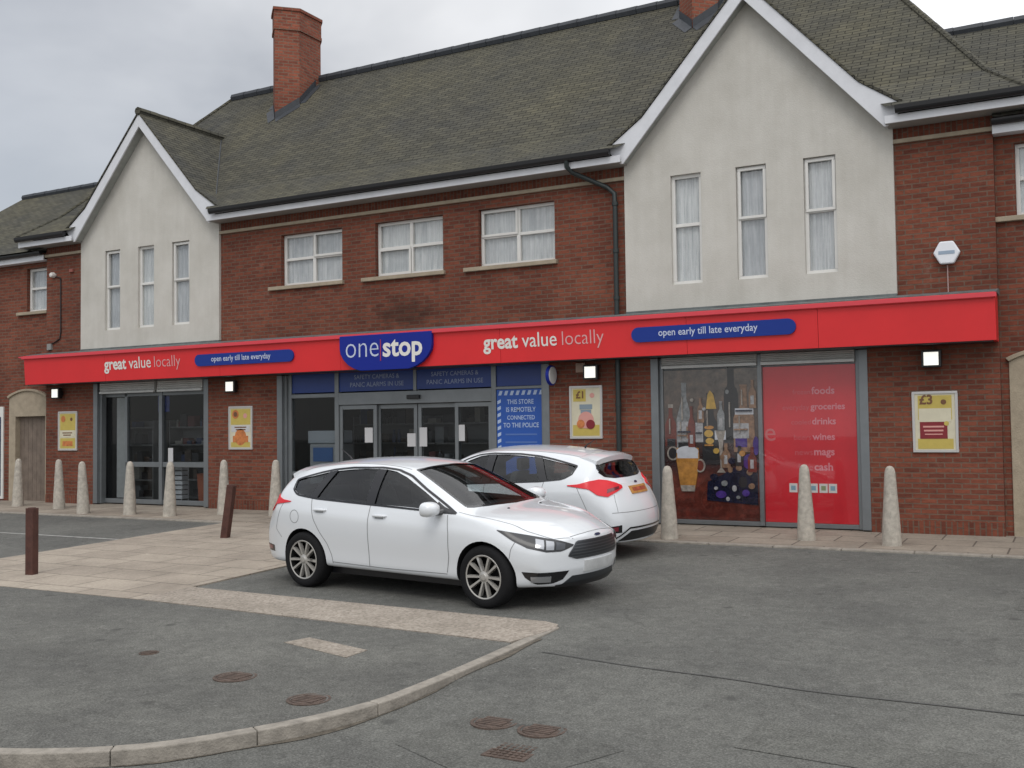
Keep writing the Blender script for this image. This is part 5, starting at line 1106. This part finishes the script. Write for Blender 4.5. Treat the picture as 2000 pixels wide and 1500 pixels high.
    lo3 = [(-.24, s*.88, .985), (-.40, s*.87, .962), (-.53, s*.85, .945), (-.63, s*.80, .865), (-.74, s*.72, .838), (-.83, s*.60, .90), (-.86, s*.50, .94)]; hi3 = [(-.24, s*.88, .995), (-.40, s*.86, 1.008), (-.53, s*.83, 1.045), (-.66, s*.77, 1.065), (-.74, s*.68, 1.045), (-.81, s*.57, 1.005), (-.84, s*.49, .975)]
    patch(tl, lo3, hi3, dt, .012, 22, 8, thick=.01); TL_ = cpart(tl, 'tail_light', TAIL)
    tl = MB(); patch(tl, [(-.74, s*.74, .885), (-.84, s*.56, .93)], [(-.74, s*.72, .935), (-.83, s*.56, .965)], dt, .0145, 8, 3); cpart(tl, 'reversing_lens', TAILD, TL_)
    rr = MB(); patch(rr, [(-.62, s*.76, .40), (-.76, s*.56, .40)], [(-.62, s*.76, .44), (-.76, s*.56, .455)], (-.7, s*.7, 0), .004, 8, 2); cpart(rr, 'rear_reflector', TAILD)
    rr = MB(); patch(rr, [(-.58, s*.79, .375), (-.78, s*.50, .375)], [(-.58, s*.79, .45), (-.78, s*.50, .475)], (-.7, s*.7, 0), .002, 8, 3); cpart(rr, 'reflector_recess', TRIM)
# windscreen and rear window
m = MB(); patch(m, [(x, y, 1.2) for x, y in full(ws_lo)], [(x, y, 1.2) for x, y in full(ws_hi)], (0, 0, 1), -.006, 24, 8); cpart(m, 'windscreen', glass('windscreen_glass', (.72, .76, .76), 1.05, 1.5))
m = MB(); e_ = lambda L_, k: [(x+k, y*1.02, 1.2) for x, y in L_]
line(m, [(x, y, 1.2) for x, y in full(ws_lo)], .045, (0, 0, 1), .002, 40); line(m, [(x, y, 1.2) for x, y in full(ws_hi)], .030, (0, 0, 1), .002, 30)
for s in (1, -1): line(m, [(2.275, s*.665, 1.2), (1.47, s*.515, 1.2)], .026, (0, 0, 1), .002, 16)
cpart(m, 'screen_surround', TRIM)
m = MB(); patch(m, [(-1, y, z) for y, z in fully(rw_lo)], [(-1, y, z) for y, z in fully(rw_hi)], (-1, 0, 0), -.006, 20, 6); cpart(m, 'rear_window', CARGL)
m = MB()
for L_ in (rw_lo, rw_hi): line(m, [(-1, y, z) for y, z in fully(L_)], .05, (-1, 0, 0), .002, 30)
for s in (1, -1): line(m, [(-1, s*.58, 1.165), (-1, s*.57, 1.19)], .03, (-1, 0, 0), .002, 8)
cpart(m, 'rear_screen_surround', TRIM)
# roof spoiler
m = MB(); cols = []
for k in range(13):
    y = -.56+1.12*k/12; b_ = 1-(abs(y)/.56)**3; q, nn = proj_((-.26, y, 1.5), (0, 0, 1)); r_, n2 = proj_((-.42, y, 1.5), (0, 0, 1))
    tip = Vector((-.565+.06*(abs(y)/.56)**2, y*.98, r_.z+.012)); i0 = len(m.v); m.v += [tuple(q+Vector((0, 0, .004))), tuple((q+tip)/2+Vector((0, 0, .022))), tuple(tip), tuple(tip+Vector((.015, 0, -.07))), tuple(Vector((-.44, y, r_.z-.06)))]; cols.append(i0)
for a, b in zip(cols, cols[1:]):
    for j in range(4): m.f.append((a+j, b+j, b+j+1, a+j+1)); m.m.append(0)
m.f += [tuple(cols[0]+j for j in range(5)), tuple(cols[-1]+j for j in reversed(range(5)))]; m.m += [0, 0]
cpart(m, 'roof_spoiler', PAINT, fix=True)
MB().tube([(-.05, 0, 1.44), (-.08, 0, 1.475), (-.22, 0, 1.56)], [.018, .009, .004], 8).build('aerial', BLACKP, CAR, smooth=True)
# grille, plates, badges, lower trims
m = MB(); F1 = (1, 0, 0)
patch(m, [(4, -.47, .53), (4, -.37, .50), (4, .37, .50), (4, .47, .53)], [(4, -.46, .545), (4, -.35, .665), (4, .35, .665), (4, .46, .545)], F1, .002, 26, 6); GR = cpart(m, 'grille', GRIL)
m = MB()
for k in range(5): z = .517+k*.029; hw = .455-(z-.53)/.135*.11 if z > .53 else .42; line(m, [(4, -hw, z), (4, hw, z)], .010, F1, .008, 20)
cpart(m, 'grille_bars', BAR, GR)
m = MB(); line(m, [(4, -.37, .50), (4, -.47, .535), (4, -.35, .665), (4, .35, .665), (4, .47, .535), (4, .37, .50), (4, -.37, .50)], .016, F1, .006, 60); cpart(m, 'grille_surround', BAR, GR)
m = MB(); patch(m, [(4, -.50, .245), (4, .50, .245)], [(4, -.40, .325), (4, .40, .325)], F1, .003, 20, 3); cpart(m, 'lower_intake', GRIL)
m = MB(); line(m, [(4, -.56, .235), (4, .56, .235)], .05, F1, .006, 24); cpart(m, 'front_lip', BLACKP)
m = MB(); patch(m, [(4, -.26, .355), (4, .26, .355)], [(4, -.26, .465), (4, .26, .465)], F1, .014, 10, 2, thick=.004); cpart(m, 'front_number_plate', PLATEW)
m = MB(); patch(m, [(3.48, -.06, .705), (3.48, -.03, .690), (3.48, .03, .690), (3.48, .06, .705)], [(3.48, -.06, .707), (3.48, -.03, .722), (3.48, .03, .722), (3.48, .06, .707)], (1, 0, .5), .006, 10, 2); cpart(m, 'badge', EMB)
R1 = (-1, 0, 0); m = MB(); patch(m, [(-2, -.24, .845), (-2, .24, .845)], [(-2, -.24, .945), (-2, .24, .945)], R1, .012, 10, 2, thick=.004); RPL = cpart(m, 'rear_number_plate', PLATEY)
m = MB(); patch(m, [(-2, -.19, .872), (-2, .19, .872)], [(-2, -.19, .92), (-2, .19, .92)], R1, .0135, 8, 2); cpart(m, 'plate_blur', mat('plate_smudge', (.34, .075, .035), .6, noise=.5, nscale=14), RPL)
m = MB(); patch(m, [(-.85, -.05, 1.005), (-.85, -.03, .99), (-.85, .03, .99), (-.85, .05, 1.005)], [(-.85, -.05, 1.007), (-.85, -.03, 1.02), (-.85, .03, 1.02), (-.85, .05, 1.007)], (-1, 0, .3), .006, 8, 2); cpart(m, 'badge', EMB)
m = MB(); patch(m, [(-2, -.60, .262), (-2, .60, .262)], [(-2, -.60, .275), (-2, -.42, .385), (-2, .42, .385), (-2, .60, .275)], R1, .002, 24, 4); cpart(m, 'rear_diffuser', BLACKP)
m = MB(); line(m, [(-2, -.66, .30), (-2, -.46, .425), (-2, .46, .425), (-2, .66, .30)], .022, R1, .006, 40); cpart(m, 'diffuser_edge', TRIM)
m = MB(); line(m, [(-2, -.70, .635), (-2, -.4, .63), (-2, .4, .63), (-2, .70, .635)], .008, R1, .0015, 40); line(m, [(3.38, -.40, .70), (3.44, -.2, .74), (3.45, 0, .75), (3.44, .2, .74), (3.38, .40, .70)], .009, (1, 0, 1), .0015, 30)
for s in (1, -1): line(m, [(-2, s*.62, .64), (-2, s*.60, .78), (-2, s*.57, .86)], .007, R1, .0015, 12)
cpart(m, 'tailgate_gap', GAPM)
for s in (1, -1):
    q, nn = proj_((2.56, s*.30, 1), (0, 0, 1)); m = MB(); m.lathe([(.016, -.01), (.016, .006), (.0005, .012)], (q.x, q.y, q.z), 'Z', 8); cpart(m, 'washer_jet', BLACKP)
# wheels
def wheel(x, s):
    c = (x, s*.79, .322); W_ = []
    m = MB(); tw = .105; pr = [(.222, -tw+.01), (.235, -tw), (.285, -tw-.003), (.308, -tw+.012), (.322, -tw+.040), (.3225, 0), (.322, tw-.040), (.308, tw-.012), (.285, tw+.003), (.235, tw), (.222, tw-.01)]
    m.lathe(pr, c, 'Y', 48, closed=True); T_ = m.build('wheel', TYRE, CAR, smooth=True)
    m = MB(); o_ = s; pr = [(.222, -tw+.01), (.20, -.07), (.19, 0), (.195, .06), (.208, .088), (.222, .096), (.227, .100), (.222, .103), (.210, .098)]
    m.lathe([(r, h*o_) for r, h in pr[5:]], c, 'Y', 48, caps=False); m.lathe([(r, h*o_) for r, h in pr[:6]], c, 'Y', 48, 1, caps=False)
    for k in range(10):
        a = math.radians(36*k+(2 if k % 2 else -2))
        d = Vector((math.cos(a), 0, math.sin(a))); t_ = Vector((-math.sin(a), 0, math.cos(a))); C0 = Vector(c)
        def R4(r, wd, y0, y1): return [C0+d*r+t_*wd+Vector((0, o_*y0, 0)), C0+d*r-t_*wd+Vector((0, o_*y0, 0)), C0+d*r-t_*wd*.7+Vector((0, o_*y1, 0)), C0+d*r+t_*wd*.7+Vector((0, o_*y1, 0))]
        m.prism(R4(.045, .013, .05, .088), R4(.13, .0145, .055, .096)); m.prism(R4(.13, .0145, .055, .096), R4(.212, .019, .06, .098))
    m.lathe([(.062, .05*o_), (.060, .088*o_), (.035, .094*o_), (.030, .099*o_), (.0005, .101*o_)], c, 'Y', 24)
    m.build('rim', [ALLOY, BRAKE], T_, smooth=True)
    m = MB().lathe([(.05, .0), (.15, .0), (.15, .02*o_), (.05, .02*o_)], c, 'Y', 28, closed=True); m.lathe([(.195, -.05*o_), (.0005, -.05*o_)], c, 'Y', 28, caps=False); m.build('brake_disc', BRAKE, T_)
for x in (0, 2.648):
    for s in (1, -1): wheel(x, s)
# seats, dashboard, steering wheel
def seat(x, y, w_, name='seat', hr=True):
    m = MB(); z0 = .52
    m.prism([(x-.05, y-w_/2, z0), (x+.45, y-w_/2, z0+.03), (x+.45, y+w_/2, z0+.03), (x-.05, y+w_/2, z0)], [(x-.03, y-w_/2+.03, z0+.14), (x+.43, y-w_/2+.03, z0+.17), (x+.43, y+w_/2-.03, z0+.17), (x-.03, y+w_/2-.03, z0+.14)])
    m.prism([(x-.12, y-w_/2, z0+.1), (x+.02, y-w_/2, z0+.1), (x+.02, y+w_/2, z0+.1), (x-.12, y+w_/2, z0+.1)], [(x-.26, y-w_/2+.06, z0+.62), (x-.16, y-w_/2+.06, z0+.62), (x-.16, y+w_/2-.06, z0+.62), (x-.26, y+w_/2-.06, z0+.62)])
    S_ = m.build(name, SEATM, CAR, bevel=.03)
    if hr: MB().box(x-.29, x-.20, y-.12, y+.12, z0+.63, z0+.80).build('head_rest', SEATM, S_, bevel=.03)
seat(.98, .36, .48); seat(.98, -.36, .48); seat(.18, .34, .56); seat(.18, -.34, .56)
m = MB(); m.prism([(1.52, -.66, .62), (1.9, -.66, .62), (1.9, .66, .62), (1.52, .66, .62)], [(1.62, -.64, .93), (1.9, -.64, .952), (1.9, .64, .952), (1.62, .64, .93)]); m.build('dashboard', CINT, CAR, bevel=.03)
m = MB(); sc_c = Vector((1.46, -.36, .86)); m.tube([sc_c+Vector((.07*math.cos(t)*-1, .185*math.sin(t), .17*math.cos(t))) for t in np.linspace(0, 2*math.pi, 25)], .014, 8, caps=False); m.tube([sc_c, sc_c+Vector((.2, 0, -.08))], .03, 8); m.build('steering_wheel', CINT, CAR, smooth=True)
MB().box(1.46, 1.49, -.12, .12, 1.285, 1.345).build('rear_view_mirror', BLACKP, CAR, bevel=.01)
MB().box(-.3, 2.9, -.70, .70, .17, .25).build('underbody', BLACKP, CAR)
def place(o, x, y, th):
    n = Vector((0, -SL, 1)).normalized(); f_ = Vector((math.cos(th), math.sin(th), SL*math.sin(th))).normalized(); l = n.cross(f_)
    Mx = Matrix((f_, l, n)).transposed().to_4x4(); Mx.translation = (x, y, SL*y+.002); o.matrix_world = Mx
CAR2 = copy_tree(CAR)
CAR2['label'] = 'white hatchback parked behind, tail to the right beside the stone bollard'
place(CAR, -7.93, -5.885, -.126); place(CAR2, -6.09, -3.19, 3.09)
